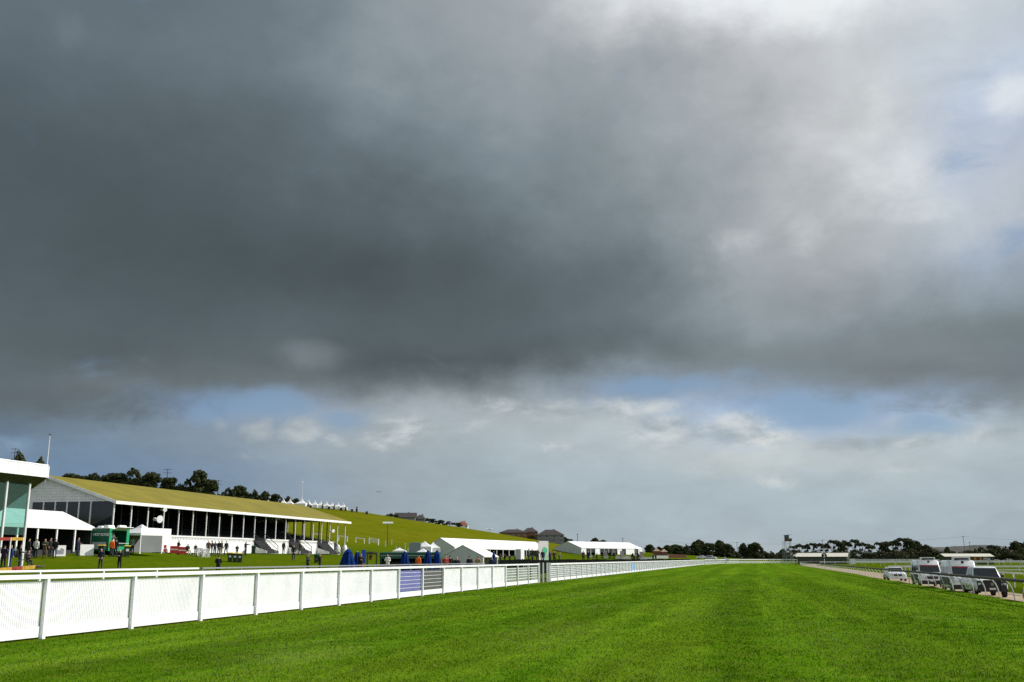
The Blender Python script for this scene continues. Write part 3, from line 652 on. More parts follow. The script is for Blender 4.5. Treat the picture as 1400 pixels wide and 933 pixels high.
# small platform with red and yellow boards
RED = mat('red_board', (.26,.035,.022), .5, .2, 2); YEL = mat('yellow_board', (.42,.25,.03), .5, .25, 2)
P0 = at(48,775.5,76); P1 = at(-6,780,70.5); H0 = at(33,737,77.2); H1 = at(-6,737,73)
pf = thing('viewing_platform', 'low platform edged with red and yellow boards where people stand at the left edge', 'platform', P0)
def rel(p): return Vector(p)-P0
def span(a, c, f0, f1): return a.lerp(c, f0), a.lerp(c, f1)
b = MB(); b.mi = 0
for f0, f1, mi in ((0,.35,0),(.62,1,0)): b.mi = mi; q = span(rel(P0), rel(P1), f0, f1); b.bar(*q, .07, .26)
part('edge_board', b, YEL, pf)
b = MB(); b.bar(*span(rel(P0), rel(P1), .352, .618), .07, .26); part('edge_board', b, RED, pf, 'red middle length of the edge board')
bk = Vector((-.6,1.9,.0)); b = MB(); b.slab([rel(P0)+Vector((0,.06,.05)), rel(P0)+bk, rel(P1)+bk, rel(P1)+Vector((0,.06,.05))][::-1], .12); part('deck', b, WOOD, pf)
b = MB(); b.bar(*span(rel(H0), rel(H1), 0, .45), .07, .22); part('header_board', b, YEL, pf)
b = MB(); b.bar(*span(rel(H0), rel(H1), .452, 1), .07, .22); part('header_board', b, RED, pf, 'red end of the header board')
for f in (.05, .5, .95):
    b = MB(); q = rel(H0).lerp(rel(H1), f); b.bar(q+Vector((0,.06,.1)), (q.x, q.y+.06, -.4), .07); part('post', b, WHITED, pf)
for f in (.02, .55, .98):
    b = MB(); q = rel(P0).lerp(rel(P1), f); b.box(q.x-.06, q.x+.06, q.y+.05, q.y+.17, q.z-.9, q.z); part('leg', b, DARK, pf)
b = MB()
b.bar(rel(at(34,765,76.5)), rel(at(47,774,76)), .05); b.bar(rel(at(34,765,76.5)), rel(at(22,768,75)), .05); part('brace', b, DARK, pf)
# ------------------------------------------------------------------ marquees
def marquee(name, label, loc, rz, L, W, eh, rise, bays, back=CANVAS, front='open', gable=CANVASG, valance=.35, inner=None, gable_full=True, deck=.03):
    t = thing(name, label, 'marquee', loc, rz)
    b = MB(); hw = W/2
    b.slab([(.15,-.1,eh-.02),(.15,L+.1,eh-.02),(-hw,L+.1,eh+rise),(-hw,-.1,eh+rise)], .04); b.slab([(-W-.15,-.1,eh-.02),(-hw,-.1,eh+rise),(-hw,L+.1,eh+rise),(-W-.15,L+.1,eh-.02)], .04)
    part('roof', b, stripes('white_marquee_roof', (.80,.80,.80), (.62,.62,.63), 1, .2, .6, duty=.985, bump=.5), t)
    b = MB(); b.box(.10, .14, -.1, L+.1, eh-valance, eh-.03); part('valance', b, WHITE, t)
    for y in (0, L):
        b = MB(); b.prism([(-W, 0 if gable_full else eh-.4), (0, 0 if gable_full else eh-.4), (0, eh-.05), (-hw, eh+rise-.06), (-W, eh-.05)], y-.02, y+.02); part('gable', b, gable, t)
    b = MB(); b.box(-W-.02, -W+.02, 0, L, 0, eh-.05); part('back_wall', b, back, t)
    for k in range(bays+1):
        y = L*k/bays
        b = MB(); b.box(-.06, .07, y-.08, y+.08, -.1, eh-.04); part('leg', b, WHITE, t)
    for k in (range(bays) if front != 'open' else ()):
        if front[k % len(front)] == 'w':
            b = MB(); b.box(-.02, .02, L*k/bays+.1, L*(k+1)/bays-.1, 0, eh-.05); part('wall_panel', b, CANVAS, t)
        elif front[k % len(front)] == 'g':
            b = MB(); b.box(-.02, .02, L*k/bays+.1, L*(k+1)/bays-.1, .8, eh-.1); part('window_panel', b, WGLASS, t)
    if inner: 
        b = MB(); b.box(-W+.1, -.12, .1, L-.1, -.6, deck); part('floor', b, inner, t)
    return t
DKC = mat('interior_shade_lining', (.030,.034,.038), .8, .3, 1)  # dark colour stands in for the shade inside the marquees
ym1 = onx(123, -64.7).y
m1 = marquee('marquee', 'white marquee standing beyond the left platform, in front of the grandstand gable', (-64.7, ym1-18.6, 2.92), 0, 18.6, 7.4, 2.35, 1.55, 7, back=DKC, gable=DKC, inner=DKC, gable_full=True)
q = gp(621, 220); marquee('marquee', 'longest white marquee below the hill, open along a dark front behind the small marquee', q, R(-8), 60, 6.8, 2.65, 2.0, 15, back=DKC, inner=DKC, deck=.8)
q = gp(660.5, 110); q.z = .42; marquee('marquee', 'small white marquee with a shade-toned gable just behind the fence', q, R(-5), 4.6, 4.7, 2.0, 1.2, 1, back=CANVASG, valance=.12)
q = gp(795, 400); marquee('marquee', 'long white marquee with panelled front beyond the gate, farthest to the right', q, R(-26.5), 44, 13.5, 2.65, 2.6, 14, back=CANVASG, front='wggwggggwgwwgw', valance=.2)
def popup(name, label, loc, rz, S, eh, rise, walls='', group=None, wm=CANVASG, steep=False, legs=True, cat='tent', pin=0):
    t = thing(name, label, cat, loc, rz, group); h = S/2
    b = MB(); prof = [(1, eh-.02), (.62, eh+rise*.27), (.3, eh+rise*.58), (.03, eh+rise)] if not steep else [(1, eh-.02), (.55, eh+rise*.20), (.24, eh+rise*.45), (.10, eh+rise*.75), (.025, eh+rise)]
    vs = []; k = len(prof)
    for f, z in prof: vs += [(-h*f,-h*f,z),(h*f,-h*f,z),(h*f,h*f,z),(-h*f,h*f,z)]
    fs = [(i*4+j, i*4+(j+1)%4, i*4+4+(j+1)%4, i*4+4+j) for i in range(k-1) for j in range(4)] + [tuple((k-1)*4+j for j in range(4))]
    b.add(vs, fs); b.box(-h,h,-h-.01,-h+.01,eh-.25,eh); b.box(-h,h,h-.01,h+.01,eh-.25,eh); b.box(-h-.01,-h+.01,-h,h,eh-.25,eh); b.box(h-.01,h+.01,-h,h,eh-.25,eh)
    part('roof', b, CANVAS, t)
    if legs:
        for sx in (-1,1):
            for sy in (-1,1):
                b = MB(); b.box(sx*h*.97-.04, sx*h*.97+.04, sy*h*.97-.04, sy*h*.97+.04, -.15, eh); part('leg', b, WHITE, t)
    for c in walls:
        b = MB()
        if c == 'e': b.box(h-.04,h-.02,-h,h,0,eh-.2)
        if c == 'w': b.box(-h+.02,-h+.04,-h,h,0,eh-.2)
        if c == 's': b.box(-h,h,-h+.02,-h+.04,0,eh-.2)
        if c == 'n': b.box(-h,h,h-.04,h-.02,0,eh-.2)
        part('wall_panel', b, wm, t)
    return t
q = gp(190.5, 106.5); q.z = 2.8
popup('popup_tent', 'white pop-up tent beside the green food van in front of the grandstand', q, R(-12), 3.1, 1.95, .90, 'ew', wm=mat('shaded_grey_canvas', (.16,.17,.17), .8, .1, 1))  # tent wall shade is put into this darker canvas colour
q = gp(580.5, 150); popup('popup_tent', 'white peaked tent behind the green bar, left of its twin', q, R(8), 2.3, 2.0, .8, 'swen', wm=CANVAS)
q = gp(592, 151); popup('popup_tent', 'white peaked tent behind the green bar, beside the big marquee gable', q, R(20), 2.1, 1.9, .8, 'swen', wm=CANVAS)
q = gp(546, 120); popup('popup_tent', 'low white tent roof just above the left end of the green bar', q, R(15), 1.5, 1.9, .35, 'n')
q = gp(578, 118); popup('popup_tent', 'low white tent roof above the green bar between two blue umbrellas', q, R(5), 1.3, 1.9, .4, 'n')
tents = [(345.6,677,0),(355.6,678,0),(365,678.5,0),(374.5,679.5,0),(383.7,680.5,0),(393,681,0),(409,680.5,1),(418.6,682.5,0),(427.4,683.5,0),(435.3,684.5,0),(443.5,685,0),(451.4,686,0),(459.4,686.5,0),(467,688,0)]
lab = ['leftmost pointed white tent of the row on the hilltop', 'second pointed white tent from the left end of the hilltop row', 'third pointed white tent from the left on the hilltop', 'fourth pointed white tent from the left on the hilltop', 'fifth pointed white tent from the left on the hilltop', 'sixth pointed white tent from the left on the hilltop, before the larger one',
 'largest pointed white tent on the hilltop, right below the tall lamp mast', 'pointed white tent just right of the largest one on the hilltop', 'second pointed white tent right of the largest hilltop one', 'third pointed white tent right of the largest hilltop one', 'fourth pointed hilltop tent counted from the right end', 'third pointed hilltop tent counted from the right end', 'pointed white tent next to the right end of the hilltop row', 'rightmost pointed white tent of the hilltop row']
for i, (u, v, big) in enumerate(tents):
    D = 396 + i*.8; q = gp(u, D); top = at(u, v, D).z - q.z; S = 2.7 if not big else 4.4
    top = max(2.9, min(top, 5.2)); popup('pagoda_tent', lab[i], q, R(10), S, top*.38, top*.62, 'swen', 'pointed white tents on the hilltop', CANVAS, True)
# ------------------------------------------------------------------ people
SKINC = mat('skin', (.50,.30,.21), .55, .08, 6); SHOE = mat('dark_shoes', (.02,.018,.016), .5, .1, 5)
CL = {}
for nm, c in dict(black=(.012,.012,.014), navy=(.014,.018,.045), purple=(.035,.020,.050), blue=(.02,.06,.22), denim=(.05,.085,.16), white=(.75,.75,.74), tan=(.36,.24,.12), grey=(.12,.125,.13), darkgrey=(.035,.037,.04), orange=(.85,.16,.02), brown=(.10,.055,.03), olive=(.06,.065,.035), cream=(.62,.56,.44), red=(.35,.03,.03), pink=(.5,.2,.22)).items(): CL[nm] = mat(nm + '_cloth', c, .85, .2, 6, bump=.15, bscale=30)
HAIR = {k: mat(k + '_hair', c, .6, .2, 20) for k, c in dict(dark=(.02,.014,.010), brown=(.06,.032,.016), blond=(.36,.24,.10), grey=(.32,.32,.31), red=(.20,.06,.02), white=(.6,.6,.58)).items()}
def make_body(pose, long_hair=False):
    V = []; Ed = []; Rd = []; T = []
    def v(p, r, par=None, t=None):
        V.append(p); Rd.append(r if isinstance(r, tuple) else (r, r)); i = len(V)-1
        if par is not None: Ed.append((par, i))
        T.append(t); return i
    sit = pose in ('sit', 'ride'); zP = .95 if not sit else .50; lean = {'bend': -.30, 'lean': -.12, 'sit': -.03}.get(pose, 0.0)
    def sp(h): return (0, lean*h/.6, zP + h)
    p = v((0, .0, zP), (.155,.105), None, 3); s1 = v(sp(.2), (.14,.10), p, 2); s2 = v(sp(.38), (.165,.11), s1, 2); s3 = v(sp(.49), (.13,.085), s2, 2)
    nk = v((0, lean*.56/.6 - .005, zP+.555), .055, s3, 0); jw = v((0, lean*.60/.6-.03, zP+.625), (.066,.078), nk, 0); hd = v((0, lean*.64/.6-.025, zP+.705), (.080,.098), jw, 0); tp = v((0, lean*.68/.6-.01, zP+.785), (.062,.075), hd, 1)
    for sgn in (-1, 1):
        sh = v((sgn*.185, lean*.47/.6, zP+.475), .065, s3, 2); y0 = lean*.47/.6
        A = dict(el=(sgn*.245, y0+.02, zP+.20), wr=(sgn*.255, y0-.06, zP-.03))
        if pose == 'pockets': A = dict(el=(sgn*.275, y0+.06, zP+.20), wr=(sgn*.175, y0-.10, zP+.02))
        if pose in ('fold', 'sit'): A = dict(el=(sgn*.25, y0-.03, zP+.21), wr=(-sgn*.02 + sgn*.08, y0-.22, zP+.26))
        if pose in ('hold', 'bend', 'lean', 'ride'): A = dict(el=(sgn*.25, y0-.06, zP+.20), wr=(sgn*.15, y0-.30, zP+.24))
        if pose == 'walk': A = dict(el=(sgn*.24, y0+.03*sgn, zP+.20), wr=(sgn*.25, y0-.12*sgn-.04, zP-.0))
        if pose == 'point' and sgn == 1: A = dict(el=(sgn*.30, y0-.20, zP+.36), wr=(sgn*.30, y0-.44, zP+.46))
        el = v(A['el'], .046, sh, 2); wr = v(A['wr'], .034, el, 2)
        d = (Vector(A['wr'])-Vector(A['el'])).normalized(); sd_ = d.cross(Vector((0,1,0))).normalized() if abs(d.y) < .9 else Vector((1,0,0)); w_ = Vector(A['wr'])
        pm = v(tuple(w_ + d*.085), (.036,.02), wr, 0)
        for k, (o_, L) in enumerate(((-.030,.075),(-.010,.088),(.010,.082),(.030,.062))):
            f1 = v(tuple(w_ + d*(.085+L*.55) + sd_*o_), .0095, pm, 0); v(tuple(w_ + d*(.085+L*.9) + sd_*o_*.9 + Vector((0,-.018,0))), .008, f1, 0)
        th_ = v(tuple(w_ + d*.045 + Vector((0,-.035,0))), .011, wr, 0); v(tuple(w_ + d*.085 + Vector((0,-.05,0))), .009, th_, 0)
        if sit:
            kn = (sgn*.13, -.42, .50); an = (sgn*.13, -.38, .09); hp = v((sgn*.10, -.02, zP-.02), .088, p, 3)
        elif pose == 'walk':
            hp = v((sgn*.095, 0, .90), .090, p, 3); kn = (sgn*.10, -.06-.10*sgn, .50); an = (sgn*.10, .04-.22*sgn, .09 if sgn > 0 else .11)
        else:
            hp = v((sgn*.095, 0, .90), .090, p, 3); kn = (sgn*.115, -.015, .50); an = (sgn*.125, .02, .09)
        k_ = v(kn, .062, hp, 3); a_ = v(an, .043, k_, 3); v((an[0]+sgn*.02, an[1]-.17, .035), (.042,.032), a_, 4); v((an[0], an[1]+.05, .045), .036, a_, 4)
    me = bpy.data.meshes.new('person'); me.from_pydata(V, Ed, []); o = bpy.data.objects.new('person', me); COL.objects.link(o)
    Rd = [(a_*(1.22 if T[i] == 2 else 1.15 if T[i] == 3 else 1), c_*(1.30 if T[i] == 2 else 1.15 if T[i] == 3 else 1)) for i, (a_, c_) in enumerate(Rd)]; o.modifiers.new('Skin', 'SKIN').use_smooth_shade = True; sub = o.modifiers.new('Sub', 'SUBSURF'); sub.levels = 1; sub.render_levels = 1
    if not me.skin_vertices: raise RuntimeError('no skin layer')
    for i, r in enumerate(Rd): me.skin_vertices[0].data[i].radius = r; me.skin_vertices[0].data[i].use_root = (i == 0)
    dg = bpy.context.evaluated_depsgraph_get(); dg.update(); out = bpy.data.meshes.new_from_object(o.evaluated_get(dg)); bpy.data.objects.remove(o); bpy.data.meshes.remove(me)
    bm = bmesh.new(); bm.from_mesh(out); hem = zP - (.09 if not sit else -.02)
    bmesh.ops.bisect_plane(bm, geom=bm.verts[:]+bm.edges[:]+bm.faces[:], plane_co=(0,0,hem), plane_no=(0,0,1)); bm.to_mesh(out); bm.free()
    segs = [(np.array(V[a]), np.array(V[b_]), T[b_]) for a, b_ in Ed]
    out.materials.clear()
    for m in (SKINC, HAIR['dark'], CL['black'], CL['navy'], SHOE): out.materials.append(m)
    mi = []
    for f in out.polygons:
        c = np.array(f.center); best = 9; t = 0
        for a, b_, tt in segs:
            ab = b_-a; q = np.clip((c-a)@ab/(ab@ab+1e-12), 0, 1); d_ = np.linalg.norm(c-a-ab*q)
            if d_ < best: best = d_; t = tt
        if t in (0, 1) and c[2] > zP+.60:
            hy = lean*.62/.6
            t = 1 if (c[2] > zP+.752 or (c[1] > hy-.01 and c[2] > zP+.655)) else 0
        if t in (2, 3) and abs(c[0]) < .215: t = 2 if c[2] > hem else 3
        mi.append(t)
    hv = [q for q in out.vertices if q.co.z > zP+.64 and q.co.z < zP+.80 and abs(q.co.x) < .12]
    if hv:
        f0 = min(q.co.y for q in hv)
        for q in hv:
            if q.co.y < f0+.03 and abs(q.co.x) < .022 and zP+.66 < q.co.z < zP+.73: q.co.y -= .022
    out.polygons.foreach_set('material_index', mi); out.update(); return out
BODY = {}
def person(loc, pose, rz, top, bot, hair, label, h=1.0, group=None):
    key = pose
    if key not in BODY: BODY[key] = make_body(pose)
    me = BODY[key].copy(); me.materials[1] = HAIR[hair]; me.materials[2] = CL[top]; me.materials[3] = CL[bot]
    o = bpy.data.objects.new('person', me); COL.objects.link(o); o.location = loc; o.rotation_euler = (0, 0, R(rz)); o.scale = (h, h, h)
    return tag(o, label, 'person', group)
def pz(u, D, dz=0.0): q = gp(u, D); q.z += dz; return q
dk = P0.z - .02
def onp(u, D): q = at(u, 764, D); return Vector((q.x, q.y, P0.lerp(P1, min(1, max(0, (48-u)/54))).z - .02))
PEOPLE = [
 (onp(5,75.2), 'fold', 200, 'purple', 'black', 'brown', 'person in a dark purple jacket on the platform, nearest the left edge'),
 (onp(13.5,75.6), 'stand', 170, 'blue', 'denim', 'blond', 'person in a blue jacket and jeans standing on the red and yellow platform'),
 (onp(27,76.4), 'hold', 120, 'black', 'navy', 'brown', 'person in black beside the stand column at the middle of the platform'),
 (onp(38.5,77.2), 'sit', 60, 'darkgrey', 'darkgrey', 'brown', 'seated person in dark grey at the right end of the platform'),
 (pz(37.5,91.5), 'stand', 160, 'black', 'navy', 'dark', 'person in black behind the stand column in front of the white marquee'),
 (pz(48,92), 'pockets', 180, 'white', 'black', 'brown', 'person in a white jacket and black trousers before the white marquee'),
 (pz(60,92.5), 'fold', 20, 'olive', 'brown', 'grey', 'grey-haired person in a dark olive coat before the white marquee'),
 (pz(67,94), 'stand', 90, 'black', 'black', 'dark', 'slim person all in black by the white marquee'),
 (pz(74,93.5), 'pockets', 190, 'black', 'denim', 'dark', 'person in a black jacket and pale jeans by the leaning picture board'),
 (pz(105,97), 'hold', 100, 'navy', 'navy', 'dark', 'person in long navy clothes between the picture board and the blank board'),
 (pz(151.5,99.6), 'stand', 185, 'orange', 'darkgrey', 'dark', 'person in an orange safety vest at the window of the green food van'),
 (pz(157,100.2), 'stand', 190, 'navy', 'navy', 'dark', 'person in navy beside the orange vest at the green food van'),
 (pz(180,106), 'fold', 0, 'white', 'black', 'dark', 'person in a white shirt under the pop-up tent beside the food van'),
 (pz(138,88), 'pockets', 10, 'navy', 'navy', 'grey', 'grey-haired man in navy standing on the lawn, left of the pair'),
 (pz(164,88), 'fold', 5, 'black', 'black', 'blond', 'fair-haired man in black standing on the lawn, right of the pair'),
 (pz(242.5,115.5,.25), 'sit', 150, 'black', 'black', 'dark', 'person in black sitting behind the middle red board'),
 (pz(255.5,115), 'sit', 70, 'black', 'cream', 'dark', 'person in black with pale trousers sitting right of the red boards'),
 (pz(266.5,117), 'stand', 40, 'darkgrey', 'darkgrey', 'dark', 'child in dark grey beside the white chairs', .72),
 (pz(284,119), 'stand', 30, 'brown', 'grey', 'dark', 'person in brown at the left of the crowd behind the white chairs'),
 (pz(289,120.5), 'fold', 300, 'navy', 'black', 'dark', 'person in navy in the middle of the crowd near the white chairs'),
 (pz(293,119), 'hold', 60, 'darkgrey', 'denim', 'grey', 'grey-haired person in dark grey and jeans in the crowd near the white chairs'),
 (pz(298.5,121), 'pockets', 0, 'black', 'black', 'dark', 'person in black at the right of the crowd near the white chairs'),
 (pz(302,123), 'stand', 90, 'olive', 'cream', 'brown', 'person in olive with cream trousers facing right beside the crowd'),
 (pz(308.5,123), 'walk', 240, 'black', 'navy', 'dark', 'person in black walking above the three yellow-lidded bins'),
 (pz(323.5,124), 'hold', 20, 'black', 'black', 'dark', 'child in black by the white wall above the yellow-lidded bins', .76),
 (pz(335,127), 'point', 90, 'black', 'navy', 'dark', 'person in black and navy leaning on the white grandstand wall'),
 (pz(387,140), 'stand', 170, 'olive', 'black', 'dark', 'person in olive against the grandstand wall by the second stair'),
 (pz(401,123), 'pockets', 10, 'black', 'navy', 'dark', 'person standing alone on the lawn in front of the second stair', 1.05),
 (pz(409.5,141), 'walk', 90, 'black', 'darkgrey', 'dark', 'person in black at the foot of the second stair rail', 1.05),
 (pz(421,88), 'fold', 90, 'darkgrey', 'black', 'dark', 'person in dark grey looking over the fence, left of the green bin'),
 (pz(437.5,88), 'fold', 300, 'black', 'black', 'red', 'red-haired person in black behind the fence just right of the green bin'),
 (pz(299,70), 'fold', 200, 'black', 'black', 'dark', 'person in black whose head just clears the fence below the bins', .84),
 (pz(493.5,84,.05), 'fold', 30, 'black', 'red', 'red', 'red-haired person in black behind the fence among the blue umbrellas', .96),
 (pz(530,94.2), 'hold', 10, 'white', 'black', 'white', 'bald person in white serving at the left end of the green bar'),
 (pz(572,93), 'stand', 170, 'orange', 'brown', 'brown', 'person in rusty orange at the right half of the green bar'),
 (pz(609,80), 'fold', 30, 'red', 'black', 'red', 'red-haired person in a group behind the fence, left of the blond man'),
 (pz(615.5,82), 'fold', 200, 'black', 'black', 'dark', 'dark-haired person in black between the red-haired one and the blond man'),
 (pz(624.5,80), 'stand', 15, 'black', 'black', 'blond', 'blond man in black looking over the fence before the small marquee'),
 (pz(642,88), 'stand', 200, 'black', 'black', 'dark', 'dark-haired person in black at the fence under the peak of the small marquee'),
 (pz(653.5,90), 'fold', 170, 'tan', 'black', 'brown', 'brown-haired person in a tan coat at the fence'),
 (pz(672.5,96), 'stand', 20, 'navy', 'navy', 'dark', 'person in navy right of the last blue umbrella by the fence'),
 (pz(712,130,.9), 'stand', 20, 'black', 'black', 'dark', 'person in black under the right end of the longest marquee'),
 (pz(723,132,1.0), 'hold', 90, 'grey', 'black', 'dark', 'person in grey among the crowd beside the tall green and white board'),
 (pz(728,131,.9), 'stand', 300, 'black', 'navy', 'brown', 'person in black with brown hair just left of the tall green and white board'),
 (pz(735,133,.9), 'fold', 10, 'olive', 'black', 'dark', 'person in olive under the green circle of the tall board'),
 (pz(742,131,.8), 'stand', 200, 'navy', 'black', 'grey', 'grey-haired person in navy before the tall green and white board'),
 (pz(752,133,.75), 'fold', 60, 'purple', 'black', 'dark', 'person in purple right of the tall green and white board'),
 (pz(758,134,.7), 'hold', 0, 'brown', 'black', 'blond', 'blond person in brown right of the crowd beside the gate'),
 (pz(765,135,.55), 'fold', 90, 'grey', 'black', 'dark', 'last person in grey at the right of the crowd beyond the gate'),
 (pz(797.5,150,.75), 'stand', 30, 'brown', 'black', 'brown', 'person in brown, left of two standing below the panelled marquee'),
 (pz(804.5,150,.75), 'stand', 340, 'navy', 'black', 'dark', 'person in navy, right of two standing below the panelled marquee'),
 (pz(816,160,.45), 'fold', 90, 'black', 'black', 'dark', 'person in black alone behind the windbreak below the panelled marquee'),
 (pz(867,230,.75), 'stand', 20, 'black', 'black', 'dark', 'person in black, left of two below the right half of the panelled marquee'),
 (pz(871,232,.75), 'stand', 340, 'darkgrey', 'black', 'dark', 'person in dark grey, right of two below the right half of the panelled marquee'),
 (pz(893,290,.9), 'stand', 0, 'black', 'black', 'dark', 'person in black, left of the pair by the low white table beyond the marquees'),
 (pz(896.5,290,.9), 'stand', 180, 'black', 'black', 'brown', 'person in black, right of the pair by the low white table beyond the marquees'),
 (Vector((12.3, 345, 0)), 'bend', 270, 'black', 'black', 'dark', 'distant person in black stooping on the turf beside the far end of the running rail'),
]
for a in PEOPLE: person(*a)
hq = [(690,205),(697,208),(704,212),(676,200),(684,203)]
for i, (u, D) in enumerate(hq):
    person(pz(u, D), ('stand','fold','hold')[i % 3], 40*i, ('black','darkgrey','navy','olive','brown')[i], 'black', 'dark', 'person in ' + ('black','dark grey','navy','olive','brown')[i] + ' in the shade of the open front of the longest marquee')
# ------------------------------------------------------------------ vehicles
CARW = mat('white_car_paint', (.78,.79,.80), .25, .02, 1, coat=.6); CARD = mat('dark_green_car_paint', (.012,.020,.017), .25, .05, 1, coat=.7); CARS = mat('silver_car_paint', (.55,.57,.6), .3, .03, 1, metal=.4, coat=.5)
PLAST = mat('black_plastic', (.02,.02,.021), .45, .1, 6); AREDM = mat('red_reflective_band', (.27,.015,.03), .4, .1, 3); RIM = mat('alloy_rim', (.42,.43,.44), .3, .05, 5, metal=.8)
PLATE = mat('number_plate', (.65,.65,.62), .4, .05, 8); HEADL = mat('headlamp_lens', (.62,.66,.70), .08, .1, 20, spec=.8)
def loft(b, secs):
    k = len(secs[0]); base = len(b.v)
    for s in secs: b.v += [tuple(p) for p in s]
    fs = [(base+i*k+j, base+i*k+(j+1)%k, base+(i+1)*k+(j+1)%k, base+(i+1)*k+j) for i in range(len(secs)-1) for j in range(k)]
    fs += [tuple(base+j for j in range(k))[::-1], tuple(base+(len(secs)-1)*k+j for j in range(k))]
    b.f += fs; b.m += [b.mi]*len(fs)
def inset_quad(b, q, i0, i1, j0, j1, off, t=.004):
    q = [Vector(p) for p in q]
    def P(s, r): return (q[0]*(1-s)+q[1]*s)*(1-r) + (q[3]*(1-s)+q[2]*s)*r
    n = (q[1]-q[0]).cross(q[3]-q[0]).normalized()
    b.slab([P(i0,j0)+n*off, P(i1,j0)+n*off, P(i1,j1)+n*off, P(i0,j1)+n*off], t)
def car(name, label, cat, loc, rz, L, W, H, paint, hood, kind, group=None, front=None, belt=None):
    t = thing(name, label, cat, loc, rz, group); w = W/2; belt = belt or hood+.06; g0 = .28 if kind != 'ute' else .38
    hl = {'sedan': .27, 'ute': .27, 'van': .12, 'hatch': .25}[kind]*L
    yF, yR = -L/2, L/2; yW = yF + hl
    def ring(y, zt, wt, zb=g0, wb=w*.96): zm = zb + (zt-zb)*.55; return [(-wb,y,zb),(-w,y,zb+.12),(-w,y,zm),(-wt,y,zt),(wt,y,zt),(w,y,zm),(w,y,zb+.12),(wb,y,zb)]
    def sc(r, f): return [(p[0]*f, p[1], p[2]) for p in r]
    b = MB(); nose = .12
    tail = {'sedan': belt+.02, 'hatch': belt, 'ute': belt, 'van': belt}[kind]
    loft(b, [sc(ring(yF+.02, hood*.78, w*.80), .90), sc(ring(yF+nose, hood*.93, w*.84), .965), ring(yF+.35, hood*.985, w*.88), ring(yW, belt, w*.93), ring(yR-.3, tail, w*.93), sc(ring(yR-.06, tail*.97, w*.90), .97), sc(ring(yR, tail*.86, w*.86), .93)])
    part('body', b, paint, t, smooth=True, bevel=.05)
    # cabin
    c0, c1, r0, r1 = {'sedan': (yW-.05, yR-.65, yW+.75, yR-1.30), 'hatch': (yW-.05, yR-.12, yW+.7, yR-.6), 'ute': (yW-.05, yR-1.55, yW+.55, yR-1.75), 'van': (yW-.02, yR-.03, yW+.75, yR-.10)}[kind]
    wb_, wt_ = w*.925, w*(.74 if kind != 'van' else .84); zt = H; zc = belt-.02
    bot = [(-wb_,c0,zc),(wb_,c0,zc),(wb_,c1,zc),(-wb_,c1,zc)]; top = [(-wt_,r0,zt),(wt_,r0,zt),(wt_,r1,zt),(-wt_,r1,zt)]
    if kind == 'van': zmid = zc + (zt-zc)*.60
    b = MB(); b.add(bot+top, [(3,2,1,0),(4,5,6,7),(0,1,5,4),(1,2,6,5),(2,3,7,6),(3,0,4,7)]); cab = part('cabin', b, paint, t, smooth=True, bevel=.11)
    e = .012; jt = .86 if kind != 'van' else .60
    b = MB(); inset_quad(b, [bot[0],bot[1],top[1],top[0]], .05, .95, .06, jt, e); part('windscreen', b, WGLASS, t)
    if kind == 'van':
        b = MB(); inset_quad(b, [bot[0],bot[1],top[1],top[0]], .05, .95, .51, .60, e+.008); part('red_band', b, AREDM, t)
        b = MB(); b.tube([(0, r0-.20, zt-.14),(0, r0-.215, zt-.14)], [.10,.10], 12); part('emblem', b, PLAST, t)
    for sg, (A, B_) in ((-1, (3,0)), (1, (1,2))):
        q = [bot[A],bot[B_],top[B_],top[A]]; n = 3 if kind in ('sedan','hatch') else 2
        rngs = {'sedan': [(.08,.34),(.37,.63),(.66,.9)], 'hatch': [(.06,.3),(.33,.62),(.65,.93)], 'ute': [(.08,.44),(.48,.9)], 'van': [(.05,.34),(.37,.66),(.70,.95)]}[kind]
        if sg == 1: rngs = [(1-b_, 1-a_) for a_, b_ in rngs]
        for a_, b_ in rngs:
            b = MB(); inset_quad(b, q, a_, b_, .10 if kind != 'van' else .06, .84 if kind != 'van' else .58, e); part('side_window', b, WGLASS, t)
        if kind == 'van':
            b = MB(); inset_quad(b, q, .04 if sg < 0 else .40, .60 if sg < 0 else .96, .02, .16, e); part('red_stripe', b, AREDM, t)
        b = MB(); b.box(sg*(w+.02)-.11, sg*(w+.02)+.11, yW+.22, yW+.30, belt+.02, belt+.20); part('wing_mirror', b, paint if kind != 'ute' else PLAST, t, bevel=.02)
        b = MB(); b.box(sg*w*.70-.17, sg*w*.70+.17, yF-.012, yF+.16, hood*.66, hood*.80); part('headlight', b, HEADL, t, bevel=.03)
        b = MB(); b.box(sg*w*.74-.10, sg*w*.74+.10, yR-.12, yR+.012, tail*.62, tail*.84); part('tail_light', b, AREDM, t, bevel=.02)
    b = MB(); inset_quad(b, [bot[2],bot[3],top[3],top[2]], .08, .92, .10, .85, e); part('rear_window', b, WGLASS, t)
    b = MB(); b.box(-w*.50, w*.50, yF-.008, yF+.1, hood*.60, hood*.80); part('grille', b, PLAST, t, bevel=.015)
    b = MB(); b.box(-w*.94, w*.94, yF-.02, yF+.2, g0-.02, hood*.50); part('bumper', b, front or paint, t, bevel=.05)
    b = MB(); b.box(-w*.55, w*.55, yF-.03, yF-.021, g0+.05, hood*.36); part('air_intake', b, PLAST, t)
    b = MB(); b.box(-.19, .19, yF-.05, yF-.032, hood*.42, hood*.42+.12); part('number_plate', b, PLATE, t)
    rw = .36 if kind == 'ute' else (.34 if kind == 'van' else .31)
